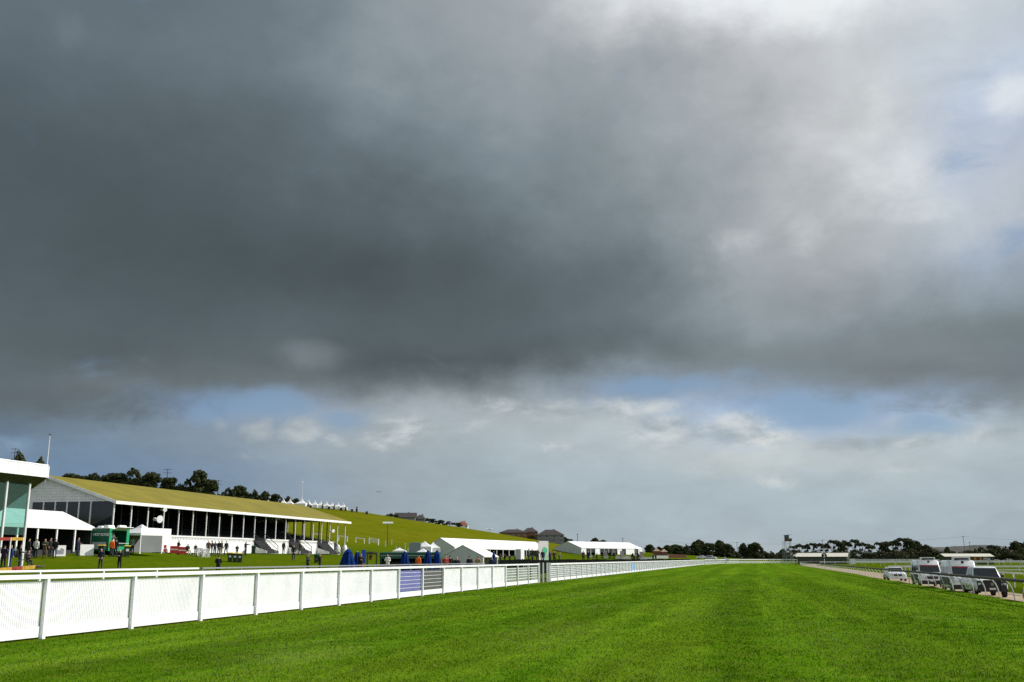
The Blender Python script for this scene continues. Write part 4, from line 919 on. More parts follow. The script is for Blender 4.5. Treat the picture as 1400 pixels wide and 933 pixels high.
    for sx in (-1, 1):
        for yy in (yF+L*.18, yR-L*.20):
            b = MB(); b.tube([(sx*(w-.22),yy,rw),(sx*(w+.012),yy,rw)], rw, 18); wp = part('wheel', b, RUBBER, t, smooth=True)
            b = MB(); b.tube([(sx*(w+.005),yy,rw),(sx*(w+.022),yy,rw)], rw*.62, 14); part('rim', b, RIM, wp, smooth=True)
    if kind == 'ute':
        b = MB(); b.box(-w*.90, w*.90, yF-.004, yF+.20, g0+.1, hood*.90); part('front_panel', b, PLAST, t, bevel=.02)
        b = MB(); r_ = .085; z_ = hood*.73
        b.tube([(math.cos(a)*r_, yF-.03, z_+math.sin(a)*r_) for a in np.linspace(0, 2*math.pi, 17)], .010, 6)
        for pts in (((-.045,.06),(-.0,-.0)),((.045,.06),(.0,.0)),((-.065,.02),(-.03,-.065)),((-.03,-.065),(0,-.01)),((0,-.01),(.03,-.065)),((.03,-.065),(.065,.02))):
            b.bar((pts[0][0],yF-.03,z_+pts[0][1]),(pts[1][0],yF-.03,z_+pts[1][1]),.012)
        part('emblem', b, CHROME, t)
        b = MB(); b.box(-w*.88, w*.88, yR-1.50, yR-.08, belt-.01, belt+.02); b.box(-w*.86, w*.86, yR-1.48, yR-.10, belt+.021, belt+.06); part('tray_cover', b, PLAST, t)
        for x in (-.5, .5):
            b = MB(); b.bar((x,yF-.08,g0),(x,yF-.06,hood*.9),.06); part('bull_bar', b, PLAST, t)
        b = MB(); b.tube([(-w*.8,yF-.05,hood*.55),(-.5,yF-.10,hood*.92),(.5,yF-.10,hood*.92),(w*.8,yF-.05,hood*.55)], .035, 8); part('bull_bar', b, PLAST, t)
    if kind == 'van':
        b = MB(); b.box(-.62,.62,r0+.05,r0+.40,H+.17,H+.24); b.box(-.62,-.50,r0+.05,r0+.40,H-.01,H+.17); b.box(.50,.62,r0+.05,r0+.40,H-.01,H+.17); part('light_bar', b, CARW, t, bevel=.015)
        b = MB(); b.box(-.50,.50,r0+.1,r0+.35,H+.03,H+.15); part('lamp', b, WGLASS, t)
        b = MB(); b.box(.1,.75,r0+1.6,r0+2.3,H-.01,H+.13); part('roof_vent', b, CARW, t, bevel=.03)
        b = MB(); b.box(w-.02,w+.008,yW+.4,yR-.2,g0+.28,belt-.15); b.box(-w-.008,-w+.02,yW+.4,yR-.2,g0+.28,belt-.15); part('side_shade_panel', b, PLAST, t)  # dark panels added to put shade on the vans' lower sides
    return t
def xat(u, D): q = at(u,764,D); return q
rzg = -.294
car('utility_truck', 'white double-cab utility with a black front end, nearest behind the brown rail', 'ute', (14.62, 73.9, rzg), 0, 5.25, 1.95, 1.93, CARW, 1.16, 'ute', front=PLAST)
car('ambulance', 'white ambulance van with a red band, right behind the utility', 'ambulance', (14.75, 82.6, rzg), 0, 5.3, 2.0, 2.32, CARW, 1.18, 'van', 'ambulance vans on the sandy road', front=PLAST)
car('ambulance', 'white ambulance van with a red band, last of the two on the sandy road', 'ambulance', (14.75, 98.0, rzg), 0, 5.3, 2.0, 2.32, CARW, 1.18, 'van', 'ambulance vans on the sandy road', front=PLAST)
car('parked_car', 'white station wagon parked on the sandy road behind the ambulances', 'car', (14.4, 117.5, -.2), 0, 4.8, 1.9, 1.47, CARW, .92, 'hatch')
car('parked_car', 'dark green car cut off by the right edge behind the rail', 'car', (14.62, 57.9, rzg), 0, 4.3, 1.78, 1.5, CARD, .92, 'hatch')
q = gp(972, 428); c1 = car('parked_car', 'silver sport utility car parked beyond the far bend before the trees, larger of two', 'car', (q.x, q.y, max(q.z, 1.75)), R(70), 4.8, 1.9, 1.75, CARS, 1.08, 'hatch')
q = gp(960, 430); car('parked_car', 'white sedan half hidden behind the silver car beyond the far bend', 'car', (q.x, q.y, max(q.z, 2.0)), R(70), 4.5, 1.8, 1.5, CARW, .95, 'sedan')
for u, D, zz, lb in ((991, 470, 1.0, 'small white car at the far bend, below the dark trees'), (1363, 392, .3, 'white car beside the shed with the lettered sign')):
    q = at(u,764,D); car('parked_car', lb, 'car', (q.x, q.y, zz), R(80), 4.5, 1.8, 1.5, CARW, .95, 'sedan')
# ------------------------------------------------------------------ food van
def text_mesh(s, size, depth=.01, bold=0.0):
    c = bpy.data.curves.new('lettering', 'FONT'); c.body = s; c.size = size; c.extrude = depth; c.align_x = 'CENTER'; c.align_y = 'CENTER'; c.offset = bold
    o = bpy.data.objects.new('lettering', c); COL.objects.link(o); dg = bpy.context.evaluated_depsgraph_get(); dg.update()
    me = bpy.data.meshes.new_from_object(o.evaluated_get(dg)); bpy.data.objects.remove(o); bpy.data.curves.remove(c); return me
def lettering(s, size, m, parent, loc, rot, bold=0.0):
    me = text_mesh(s, size, .006, bold); me.materials.clear(); me.materials.append(m); me.name = 'lettering'
    o = bpy.data.objects.new('lettering', me); COL.objects.link(o); o.parent = parent; o.location = loc; o.rotation_euler = rot; return o
GRN = mat('green_van_paint_shade_tone', (.008,.105,.060), .35, .08, 1); GRNB = mat('green_van_paint_sunlit_tone', (.02,.30,.13), .35, .06, 1); CHRG = mat('pale_grey_panel', (.42,.45,.46), .5, .08, 1)  # one green van paint split into a shaded-end tone and a sunlit-side tone
q = gp(147, 101); fv = thing('food_van', 'green food van with white lettering and an open serving hatch', 'van', q, 0)
Wv, Lv, Hv = 2.02, 3.3, 2.62
b = MB(); b.box(-Wv, -.0, 0, .08, .42, Hv); b.box(-Wv, -Wv+.08, .081, Lv, .42, Hv); b.box(-Wv+.081, 0, Lv-.08, Lv, .42, Hv); b.box(-Wv+.081, -.081, .081, Lv-.081, .42, .55); part('body', b, GRN, fv, bevel=.02)
b = MB(); b.box(-.08, .012, -.01, .42, .42, Hv+.01); b.box(-.08, .012, Lv-.45, Lv+.01, .42, Hv+.01); b.box(-.08, .012, .421, Lv-.451, .42, 1.22); b.box(-.08, .012, .421, Lv-.451, 2.42, Hv+.01); part('side_panel', b, GRNB, fv, bevel=.02)
b = MB(); b.box(-Wv+.15, -.3, -.02, -.004, .62, 1.30); part('grey_panel', b, CHRG, fv)
b = MB(); b.box(-Wv, 0, 0, Lv, Hv, Hv+.08); part('roof', b, WHITE, fv, bevel=.03)
for x0, x1, y0, y1, h in ((-.95,-.25,.2,1.2,.26),(-1.7,-1.1,.3,1.6,.2),(-.6,-.1,1.9,3.0,.3)):
    b = MB(); b.prism([(x0,Hv+.08),(x1,Hv+.08),(x1-.12,Hv+.08+h),(x0+.12,Hv+.08+h)], y0, y1); part('roof_vent', b, WHITE, fv, bevel=.03)
b = MB(); b.box(.013, .38, .5, Lv-.5, 1.16, 1.22); part('counter', b, CHRG, fv)
b = MB(); b.slab([(.013,.45,2.5),(.013,Lv-.45,2.5),(.75,Lv-.45,2.75),(.75,.45,2.75)], .05); part('hatch', b, WHITE, fv)
for yy in (.7, Lv-.8):
    for xx in (-.05, -Wv+.05):
        b = MB(); b.tube([(xx-.11,yy,.32),(xx+.11,yy,.32)], .32, 16); part('wheel', b, RUBBER, fv, smooth=True)
lettering('HOT FOOD', .34, WHITE, fv, (-Wv/2+.08, -.008, 2.02), (R(90),0,0), .012)
person(Vector((q.x-.9, q.y+1.9, q.z+.56)), 'hold', 90, 'white', 'black', 'dark', 'person in white serving inside the green food van')
# ------------------------------------------------------------------ bins, boards, chairs, umbrellas
BIN = mat('dark_green_bin', (.015,.035,.022), .5, .15, 3); BINY = mat('yellow_bin_lid', (.60,.42,.03), .45, .1, 3); BING = mat('green_bin_lid', (.02,.14,.06), .45, .1, 3)
def bin_(label, loc, rz, lid=BINY, sticker=True, group=None, h=1.0):
    t = thing('wheelie_bin', label, 'bin', loc, rz, group)
    b = MB(); k = [(-.25,-.28),(.25,-.28),(.25,.28),(-.25,.28)]; vs = [(x*.82,y*.8,.08) for x, y in k] + [(x*1.12,y*1.12,.98*h) for x, y in k]
    b.add(vs, [(3,2,1,0),(4,5,6,7),(0,1,5,4),(1,2,6,5),(2,3,7,6),(3,0,4,7)]); part('body', b, BIN, t, bevel=.02)
    b = MB(); b.prism([(-.36,.985*h),(.35,.985*h),(.33,1.04*h),(0,1.08*h),(-.30,1.06*h)], -.31, .31, 'x'); part('lid', b, lid, t, bevel=.015)
    for sx in (-.22, .22):
        b = MB(); b.tube([(sx-.03,.27,.1),(sx+.03,.27,.1)], .1, 10); part('wheel', b, RUBBER, t)
    if sticker:
        b = MB(); b.quad((-.13,-.281,.55),(.13,-.281,.55),(.13,-.293,.80),(-.13,-.293,.80)); part('sticker', b, WHITE, t)
    return t
bg_ = 'yellow-lidded wheelie bins'
bin_('yellow-lidded bin on the lawn, left one of the row of three', gp(314.5,112), R(25), group=bg_)
bin_('yellow-lidded bin on the lawn, middle one of the row of three', gp(321.5,112.3), R(25), group=bg_)
bin_('yellow-lidded bin on the lawn, right one of the row of three', gp(328,112.6), R(25), group=bg_)
bin_('yellow-lidded bin in front of the grey panel of the food van', gp(138,99), R(20), sticker=False, h=1.05)
bin_('yellow-lidded bin with a white sticker at the right end of the food van', gp(173,101.5), R(40), h=1.05)
bin_('green bin against the white wall by the first stair of the grandstand', gp(346,133), R(30), BING, False)
bin_('green bin alone on the lawn before the third stair', gp(432.5,119), R(30), BING, False)
bin_('dark bin between the white wall columns at the grandstand open end', gp(454,163), R(30), BING, False)
bin_('dark bin just left of the red boards', gp(216,113), R(10), BIN, False, h=1.15)
for i, (u, lb) in enumerate(((222.5,'small red board with a white line, leftmost by the dark bin'),(237.3,'red board with a white line, middle of three at the white wall'),(248.5,'red board with a white line, rightmost by the seated pair'))):
    q = gp(u, 114.8); wd = .32 if i == 0 else .46; t = thing('barrier_board', lb, 'barrier', q, R(15), 'red boards by the grandstand wall')
    b = MB(); b.box(-wd, wd, -.03, .03, .10, .88); part('panel', b, mat('bright_red_panel', (.62,.045,.05), .5, .1, 2), t)
    b = MB(); b.box(-wd*.92, wd*.92, -.036, -.031, .44, .56); part('white_line', b, WHITE, t)
    for x in (-wd*.8, wd*.8): b = MB(); b.box(x-.03, x+.03, -.2, .2, -.03, .10); part('foot', b, DARK, t)
for u, wd, hh, lb, gr in ((81.5,.50,1.0,'white leaning board with a grey picture before the marquee',1),(118.2,.62,1.05,'blank white board leaning between the marquee and the food van',0)):
    q = gp(u, 95.5 if gr else 98.5); t = thing('notice_board', lb, 'board', q, R(48))
    b = MB(); b.slab([(-wd,0,0),(wd,0,0),(wd,.16,hh),(-wd,.16,hh)], .03); part('panel', b, WHITE, t)
    if gr: b = MB(); b.poly([(-wd*.75,-.008+.03,.18),(wd*.6,-.008+.03,.18),(wd*.7,.075,.62),(wd*.2,.1,.78),(-wd*.1,.05,.5),(-wd*.7,.08,.68)]); part('picture', b, GREY, t)
def chair(label, loc, rz):
    t = thing('plastic_chair', label, 'chair', loc, rz, 'white plastic chairs on the lawn')
    b = MB(); b.box(-.22,.22,-.22,.22,.42,.46); part('seat', b, WHITE, t, bevel=.01)
    b = MB(); b.slab([(-.22,.2,.47),(.22,.2,.47),(.20,.30,.88),(-.20,.30,.88)], .03); part('backrest', b, WHITE, t)
    for sx in (-1,1):
        b = MB(); b.bar((sx*.24,-.2,.62),(sx*.24,.22,.66),.05); part('armrest', b, WHITE, t)
        for sy in (-1,1): b = MB(); b.bar((sx*.19,sy*.19,.42),(sx*.25,sy*.25,-.02),.045); part('leg', b, WHITE, t)
    return t
crow = ['nearest the dark seated pair', 'second from the left', 'third from the left', 'in the middle', 'just right of the middle', 'third from the right', 'second from the right', 'nearest the crowd']
for i in range(8): chair('white plastic chair of the cluster before the grandstand, ' + crow[i], gp(268.5+i*2.1, 116.2+(i*37 % 5)*.55), R(i*67 % 360))
for i in range(3): chair('white plastic chair tipped at the foot of the grandstand wall, ' + ('left of three','middle of three','right of three')[i], gp(276+i*3.4, 114.8+.4*i), R(i*100))
UMB = mat('blue_umbrella_cloth', (.004,.024,.14), .9, .3, 2.5, bump=.3, spec=.1)
def umbrella(label, u, D, zt_v, spread, z0=None):
    q = gp(u, D); zt = at(u, zt_v, D).z - q.z; t = thing('closed_umbrella', label, 'umbrella', q, R(rng.uniform(0,90)), 'closed blue umbrellas')
    b = MB(); lo = max(.45, zt-2.05)
    wob = lambda a, z: 1 + .16*math.cos(8*a) * (1 if z < zt-.3 else .3) + .05*math.sin(3*a+z*4)
    b.lathe([(spread*.98,lo),(spread,lo+.12),(spread*.8,lo+.55),(spread*.62,lo+1.0),(spread*.48,lo+1.4),(spread*.50,zt-.42),(spread*.36,zt-.16),(.05,zt)], 0, 0, 40, wob); part('canopy', b, UMB, t, smooth='all')
    b = MB(); b.cyl(0,0,.02,zt+.08,.025,8); part('pole', b, WHITE, t)
    b = MB(); b.cyl(0,0,-.03,.07,.28,14); part('base', b, GREY, t); return t
umbrella('closed blue umbrella, widest of all, below the end of the grandstand', 475.5, 86, 750.5, .66)
umbrella('closed blue umbrella just right of the widest one', 488.5, 88, 755, .36)
umbrella('closed blue umbrella in front of the middle of the green bar', 553.5, 88, 754, .44)
umbrella('closed blue umbrella at the right end of the green bar, left of two', 585, 88, 752.5, .42)
umbrella('closed blue umbrella at the right end of the green bar, right of two', 597.5, 88.5, 752.5, .42)
umbrella('closed blue umbrella in front of the small white marquee', 664+11, 99, 755, .30)
q = gp(497.5, 89); t = thing('blue_banner', 'flat narrow blue banner on a pole by the dark pergola', 'banner', q, YW)
z1 = at(497.5,752,89).z-q.z; b = MB(); b.box(-.17,.17,-.02,.02,z1-1.15,z1); part('flag', b, mat('bright_blue_cloth', (.02,.12,.55), .6, .1, 3), t)
b = MB(); b.cyl(-.19,0,-.05,z1+.05,.02,6); part('pole', b, DARK, t)
q = gp(508.5, 93); t = thing('pergola', 'small dark pergola with a leafy roof between the blue banner and the bar', 'pergola', q, YW); z1 = at(508,754.5,93).z-q.z
for sx in (-.42,.42):
    for sy in (-.3,.3): b = MB(); b.box(sx-.03,sx+.03,sy-.03,sy+.03,-.05,z1-.25); part('post', b, DARK, t)
b = MB(); b.box(-.52,.52,-.42,.42,z1-.25,z1-.17); part('frame', b, WOOD, t)
b = MB(); g3 = random.Random(5)
for i in range(260):
    c = Vector((g3.uniform(-.5,.5), g3.uniform(-.4,.4), z1-.14+g3.uniform(0,.12))); d = Vector((g3.gauss(0,1),g3.gauss(0,1),g3.gauss(0,1))).normalized()*.07; e_ = d.orthogonal().normalized()*.05; b.quad(c-d, c+e_, c+d, c-e_)
part('foliage', b, mat('dark_leaves', (.045,.050,.020), .7, .3, 4), t)
b = MB(); b.lathe([(.05,z1-.75),(.17,z1-.68),(.16,z1-.40),(.08,z1-.30)], -.12, 0, 12); part('hanging_basket', b, mat('rust_red', (.22,.045,.02), .6, .2, 4), t)
# green bar
BARG = mat('green_bar_paint', (.008,.080,.045), .5, .12, 1.5); BARK = mat('dark_bar_interior', (.02,.018,.015), .8, .3, 3)
q = gp(560, 95); zt = at(560,754.8,95).z - q.z; kb = thing('bar_kiosk', 'long dark green bar kiosk with a scalloped white trim behind the blue umbrellas', 'kiosk', q, YW); hw = 2.78
b = MB(); b.slab([(-hw,-.05,zt-.08),(hw,-.05,zt-.08),(hw,2.3,zt),(-hw,2.3,zt)], .07); part('roof', b, BARG, kb)
b = MB(); b.box(-hw,hw,-.12,-.06,zt-.62,zt-.06); part('fascia', b, BARG, kb)
b = MB()
for i in range(28):
    x = -hw+.1+i*(2*hw-.2)/27.5; b.prism([(x,zt-.30),(x+.16,zt-.30),(x+.12,zt-.38),(x+.04,zt-.38)], -.135, -.121)
b.kind = 'x'; part('trim', b, CHRG, kb)
b = MB(); b.box(-hw,hw,2.2,2.28,-.05,zt-.1); part('back_wall', b, BARK, kb)
for sx in (-1,1): b = MB(); b.box(sx*(hw-.10)-.09,sx*(hw-.10)+.09,-.10,2.19,-.05,zt-.1); part('side_wall', b, BARG, kb)
b = MB(); b.box(-hw+.2,hw-.2,-.05,.45,-.05,1.02); b.box(-hw+.2,hw-.2,-.15,.5,1.021,1.08); part('counter', b, BARK, kb)
b = MB(); b.box(-hw+.3,hw-.3,1.95,2.19,1.3,1.34); b.box(-hw+.3,hw-.3,1.95,2.19,1.7,1.74); part('shelf', b, WOOD, kb)
# grey cabinet box behind the bar
q = gp(567.5,148); b = MB(); zt = at(567,742,148).z-q.z; b.box(-.85,.85,-.6,.6,.5,zt); 
t = thing('grey_trailer', 'plain grey box trailer behind the left half of the green bar', 'trailer', q, YW); part('body', b, mat('blue_grey_panel', (.22,.26,.29), .5, .08, 1), t, bevel=.03)
for sx in (-.86,.86): b = MB(); b.tube([(sx-.1,0,.3),(sx+.1,0,.3)],.3,14); part('wheel', b, RUBBER, t)
b = MB(); b.bar((0,-.6,.55),(0,-1.5,.5),.08); part('drawbar', b, DARK, t)
# white cabinet with grey side near the gate, dark windbreak, tall board
q = gp(711.5,128); zt = at(711,751,128).z-q.z; t = thing('portable_cabin', 'upright white cabinet with a grey side beside the longest marquee', 'cabinet', q, R(-20))
b = MB(); b.box(-.45,.3,-.42,.42,-.05,zt); part('body', b, CANVASG, t, bevel=.03); b = MB(); b.box(.302,.33,-.40,.40,.0,zt-.05); part('door', b, WHITE, t); b = MB(); b.box(.332,.36,-.05,.05,zt*.42,zt*.55); part('handle', b, BLACK, t)
xw = -23.6; y0, y1 = onx(681,xw).y, onx(943,xw).y
t = thing('windbreak', 'long low black windbreak running behind the lattice fence', 'windbreak', (xw,y0,0))
b = MB(); L = y1-y0; n = 40
for i in range(n): b.box(-.03,.03,L*i/n,L*(i+1)/n-.02,Z(xw,y0+L*i/n)-.05, 2.03 + .05*math.sin(i*1.7))
part('cloth', b, mat('black_shade_cloth', (.008,.009,.008), 1.0, .3, .5, spec=0), t)
for i in range(0, n+1, 2): b = MB(); b.cyl(.08, L*i/n, -.05, 2.12, .04, 6); part('post', b, DARK, t)
q = gp(743,205); zt = at(743,739.8,205).z-q.z; t = thing('tall_banner_board', 'tall white board with a green circle at the right end of the longest marquee', 'board', q, R(48))
b = MB(); b.box(-1.2,1.2,-.08,.08,.6,zt); part('panel', b, mat('pale_pink_white_panel', (.70,.66,.66), .6, .05, 2), t)
b = MB(); b.prism([(math.cos(a)*.72+.25, zt-1.95+math.sin(a)*.72) for a in np.linspace(0,2*math.pi,25)[:-1]], -.095, -.082); part('green_circle', b, mat('mint_green_panel', (.08,.50,.30), .6, .1, 3), t)
b = MB(); b.box(.1,1.2,-.105,-.096,.62,zt-2.6); part('lower_panel', b, mat('pale_green_panel', (.35,.55,.45), .6, .15, 3), t)
for x in (-1.0,1.0): b = MB(); b.box(x-.05,x+.05,.09,.17,-.05,zt-.3); part('post', b, GREY, t)
# ------------------------------------------------------------------ trees
LEAFD = mat('dark_cypress_foliage', (.036,.048,.018), .75, .3, .5, spec=.15, col2=(.072,.086,.032), trans=.12)
LEAFG = mat('hazed_olive_gum_foliage', (.055,.064,.032), .75, .3, .5, spec=.15, col2=(.105,.112,.052), trans=.15)  # olive leaf colour lightened to carry distance haze
BARKM = mat('grey_brown_bark', (.10,.085,.07), .9, .25, 3)
def leaf_mesh(name, lobes, per, size, seed, m):
    g = np.random.default_rng(seed); C = []; Nn = []
    for (cx,cy,cz,rx,ry,rz_) in lobes:
        k = 16
        dirs = g.normal(size=(k,3)); dirs /= np.linalg.norm(dirs,axis=1)[:,None]; dirs[:,2] = np.where(dirs[:,2] < -.45, -dirs[:,2]*.5, dirs[:,2])
        for d in dirs:
            cc = np.array([cx,cy,cz]) + d*np.array([rx,ry,rz_])*g.uniform(.55,.9); rr = g.uniform(.22,.42)*np.array([rx,ry,rz_*1.0])
            q = g.normal(size=(per//k,3)); q /= np.linalg.norm(q,axis=1)[:,None]; r = g.uniform(.55,1.06,size=(per//k,1))
            C.append(cc + q*r*rr); Nn.append(q + g.normal(size=q.shape)*.6)
    C = np.concatenate(C); Nn = np.concatenate(Nn); Nn /= np.linalg.norm(Nn,axis=1)[:,None]; n = len(C)
    a = np.cross(Nn, g.normal(size=(n,3))); a /= np.linalg.norm(a,axis=1)[:,None]; b_ = np.cross(Nn, a); s = size*g.uniform(.6,1.4,size=(n,1))
    V = np.stack([C-a*s, C+b_*s*.7, C+a*s, C-b_*s*.7],1).reshape(-1,3)
    me = bpy.data.meshes.new(name); me.vertices.add(4*n); me.vertices.foreach_set('co', V.ravel()); me.loops.add(4*n); me.loops.foreach_set('vertex_index', np.arange(4*n)); me.polygons.add(n)
    me.polygons.foreach_set('loop_start', np.arange(0,4*n,4)); me.polygons.foreach_set('loop_total', np.full(n,4)); me.materials.append(m); me.update(); me.validate(); return me
def trunk_mesh(limbs):
    b = MB()
    for pts, r0, r1 in limbs: k = len(pts); b.tube(pts, [r0+(r1-r0)*i/(k-1) for i in range(k)], 6)
    return b.mesh('trunk', BARKM, True)
# prototypes at 10 m height; widths given per kind
PROTO = {}
def make_proto(kind, seed):
    g = random.Random(seed); lob = []; limbs = []
    if kind == 'dome':
        W = 9.0
        for i in range(12): x = g.uniform(-.85,.85)*W; lob.append((x, g.uniform(-2,2), 2.6+g.uniform(0,4.2)*(1-(x/W)**2), 3.0, 2.8, 2.6*g.uniform(.8,1.15)))
        lob.append((g.uniform(-2,2),0,7.5,3.4,3,2.4)); limbs = [([(0,0,-.4),(.2,0,2.5),(.4,0,6)],.55,.2),([(.1,0,1.5),(-2,.2,3.5),(-4,0,5)],.3,.1),([(.1,0,1.7),(2.2,-.2,3.6),(4.3,0,5)],.3,.1)]
    elif kind == 'round':
        W = 4.2
        for i in range(9): z = 1.8+6.0*i/8; lob.append((g.uniform(-2.6,2.6)*(1.1-.5*z/8), g.uniform(-2,2), z, 2.3, 2.1, 2.1))
        lob.append((g.uniform(-.6,.6),0,8.1,2.1,2,1.8)); limbs = [([(0,0,-.4),(.1,0,2.5),(-.1,0,7)],.4,.12),([(0,0,2),(1.3,0,4),(2,0,6)],.2,.08)]
    elif kind == 'pine':
        W = 4.4
        for i in range(6): x = g.uniform(-3.2,3.2); z = 8.7-abs(x)*g.uniform(.3,1.0)+g.uniform(-1.2,.3); lob.append((x, g.uniform(-1,1), z, 1.25*g.uniform(.7,1.3), 1.2, .95*g.uniform(.7,1.2))); limbs.append(([(0,0,2.6),(x*.45,0,5.5),(x*.95,0,z-.2)],.16,.06))
        lob.append((g.uniform(-1,1),0,5.6,1.0,1.0,.6)); limbs.append(([(0,0,-.4),(.1,0,2.0),(0,0,4.5)],.28,.18))
    elif kind == 'scrub':
        W = 7.5
        for i in range(11): x = g.uniform(-.85,.85)*W; lob.append((x, g.uniform(-2,2), g.uniform(1.5,7.2)*(1-.35*abs(x)/W), 2.8, 2.2, 2.6))
        limbs = [([(0,0,-.4),(.2,0,2),(1,0,5)],.3,.1),([(-3,0,-.4),(-3.2,0,2),(-2.5,0,5)],.25,.1),([(3.4,0,-.4),(3.2,0,2.2),(4,0,5)],.25,.1)]
    per = {'dome': 620, 'round': 560, 'pine': 330, 'scrub': 560}[kind]
    cm = leaf_mesh('crown', lob, per, .34 if kind != 'pine' else .26, seed, LEAFG if kind in ('pine','scrub') else LEAFD); tm = trunk_mesh(limbs)
    co = np.array([v.co[:] for v in cm.vertices]); PROTO[(kind, seed % 3)] = (cm, tm, co[:,2].max(), np.abs(co[:,0]).max())
for kind, s0 in (('dome',30),('round',60),('pine',90),('scrub',120)):
    for s in range(3): make_proto(kind, s0+s)
ORD = ['first','second','third','fourth','fifth','sixth','seventh','eighth','ninth','tenth','eleventh','twelfth','thirteenth','fourteenth','fifteenth','sixteenth','seventeenth','eighteenth','nineteenth','twentieth']
LOOK = {'dome': 'broad dark tree', 'round': 'rounded dark tree', 'pine': 'thin flat-crowned tree', 'scrub': 'low bushy tree'}
NAMES = {'dome': 'cypress_tree', 'round': 'evergreen_tree', 'pine': 'gum_tree', 'scrub': 'bushy_tree'}
tcount = 0
def tree_row(rows, where, group):
    global tcount
    rows = sorted(rows)
    tot = len(rows)
    for i, (u, vt, wpx, D, kind) in enumerate(rows):
        cm, tm, H0_, W0_ = PROTO[(kind, (i*7+tcount) % 3)]
        q = gp(u, D); top = at(u, vt, D).z - q.z; top = max(top, 2.2)
        sx = (wpx/2*D/FPX)/W0_; sz = top/H0_
        lb = (ORD[i] + ' from the left ' if i < tot-1 else 'rightmost ') + where
        t = thing(NAMES[kind], LOOK[kind] + ', ' + lb, 'tree', q, YW + (0 if rng.random() < .5 else math.pi), group)
        t.scale = (sx, (sx+sz)/2, sz)
        part('trunk', tm, None, t); part('crown', cm, None, t)
        tcount += 1
tree_row([(8,616,44,358,'dome'),(42,623,10,360,'pine'),(86,647,36,365,'round'),(104,650,30,365,'round'),(120,646,34,366,'round'),(136,649,26,367,'round'),(152,646,44,368,'round'),(174,639,62,370,'dome'),(199,645,36,370,'round'),(226,652,34,372,'round'),(250,654,34,374,'dome'),(266,641,30,374,'round'),(281,655,28,376,'round'),(306,666,30,378,'dome'),(323,663,28,380,'round'),(341,669,26,382,'dome'),(357,671,22,384,'round'),(372,675,20,390,'round'),(388,678,24,402,'dome'),(402,681,16,405,'round')], 'along the hilltop', 'trees on the hilltop behind the grandstand')
tree_row([(533,707,22,452,'scrub'),(576,711,22,458,'scrub'),(590,713,18,460,'round'),(601,711,18,462,'round'),(614,713,24,464,'dome'),(627,717,14,466,'round')], 'beside the dark roofs on the ridge', 'trees on the ridge by the dark roofs')
tree_row([(728,735,14,470,'scrub'),(766,733,26,505,'round'),(779,737,18,505,'round'),(791,742,16,506,'scrub')], 'by the brown houses', 'trees by the brown houses')
tree_row([(803,740,18,520,'round'),(815,735,20,522,'round'),(824,738,16,522,'round'),(834,742,14,524,'scrub')], 'just above the panelled marquee roof', 'trees behind the panelled marquee')
tree_row([(888,744,16,560,'round'),(899,747,22,560,'dome'),(912,745,26,562,'round'),(926,744,26,565,'round'),(938,744,24,566,'scrub'),(950,740,26,570,'round'),(958,737,20,572,'round'),(969,742,24,572,'round'),(983,738,30,575,'round'),(993,743,26,575,'round'),(1003,750,22,580,'scrub'),(1018,742,22,585,'round'),(1031,741,28,585,'round'),(1044,750,24,590,'scrub'),(1056,753,26,590,'scrub'),(1066,755,22,592,'scrub')], 'in the line beyond the far bend', 'trees beyond the far bend')
tree_row([(1072,750,20,595,'round'),(1084,746,16,598,'pine'),(1094,743,16,600,'pine'),(1103,743,14,600,'pine'),(1112,742,16,600,'pine'),(1122,742,18,602,'pine'),(1130,742,16,602,'pine'),(1140,738,22,604,'pine'),(1149,740,18,604,'round'),(1158,738,20,606,'pine'),(1169,737,18,606,'pine'),(1180,741,24,606,'pine'),(1191,743,16,606,'pine'),(1203,741,20,608,'pine'),(1213,740,20,608,'round'),(1224,737,24,610,'pine'),(1236,735,30,610,'pine'),(1244,737,24,610,'round'),(1254,739,26,612,'round'),(1265,744,22,612,'round')], 'in the row right of the judges tower', 'thin trees right of the judges tower')
tree_row([(1090,751,54,580,'scrub'),(1118,752,54,582,'scrub'),(1146,751,56,584,'scrub'),(1174,751,54,586,'scrub'),(1200,752,54,588,'scrub'),(1226,751,54,588,'scrub'),(1250,750,54,590,'scrub'),(1276,747,45,590,'scrub'),(1302,751,48,592,'scrub'),(1328,752,48,592,'scrub'),(1352,749,45,594,'scrub'),(1376,751,45,594,'scrub'),(1402,749,45,594,'scrub')], 'in the scrub behind the sheds', 'scrub behind the sheds')
tree_row([(1297,747,16,640,'round'),(1340,747,27,640,'scrub'),(1358,745,26,640,'round'),(1374,746,24,640,'scrub'),(1394,739,30,640,'round'),(1404,737,24,640,'dome')], 'at the far right beyond the signed shed', 'trees at the far right')
tree_row([(902,752,35,572,'scrub'),(924,753,35,574,'scrub'),(946,751,35,578,'scrub'),(968,751,35,580,'scrub'),(990,753,35,582,'scrub'),(1010,755,35,588,'scrub'),(1030,753,35,592,'scrub')], 'in undergrowth beyond the far bend', 'undergrowth beyond the far bend')
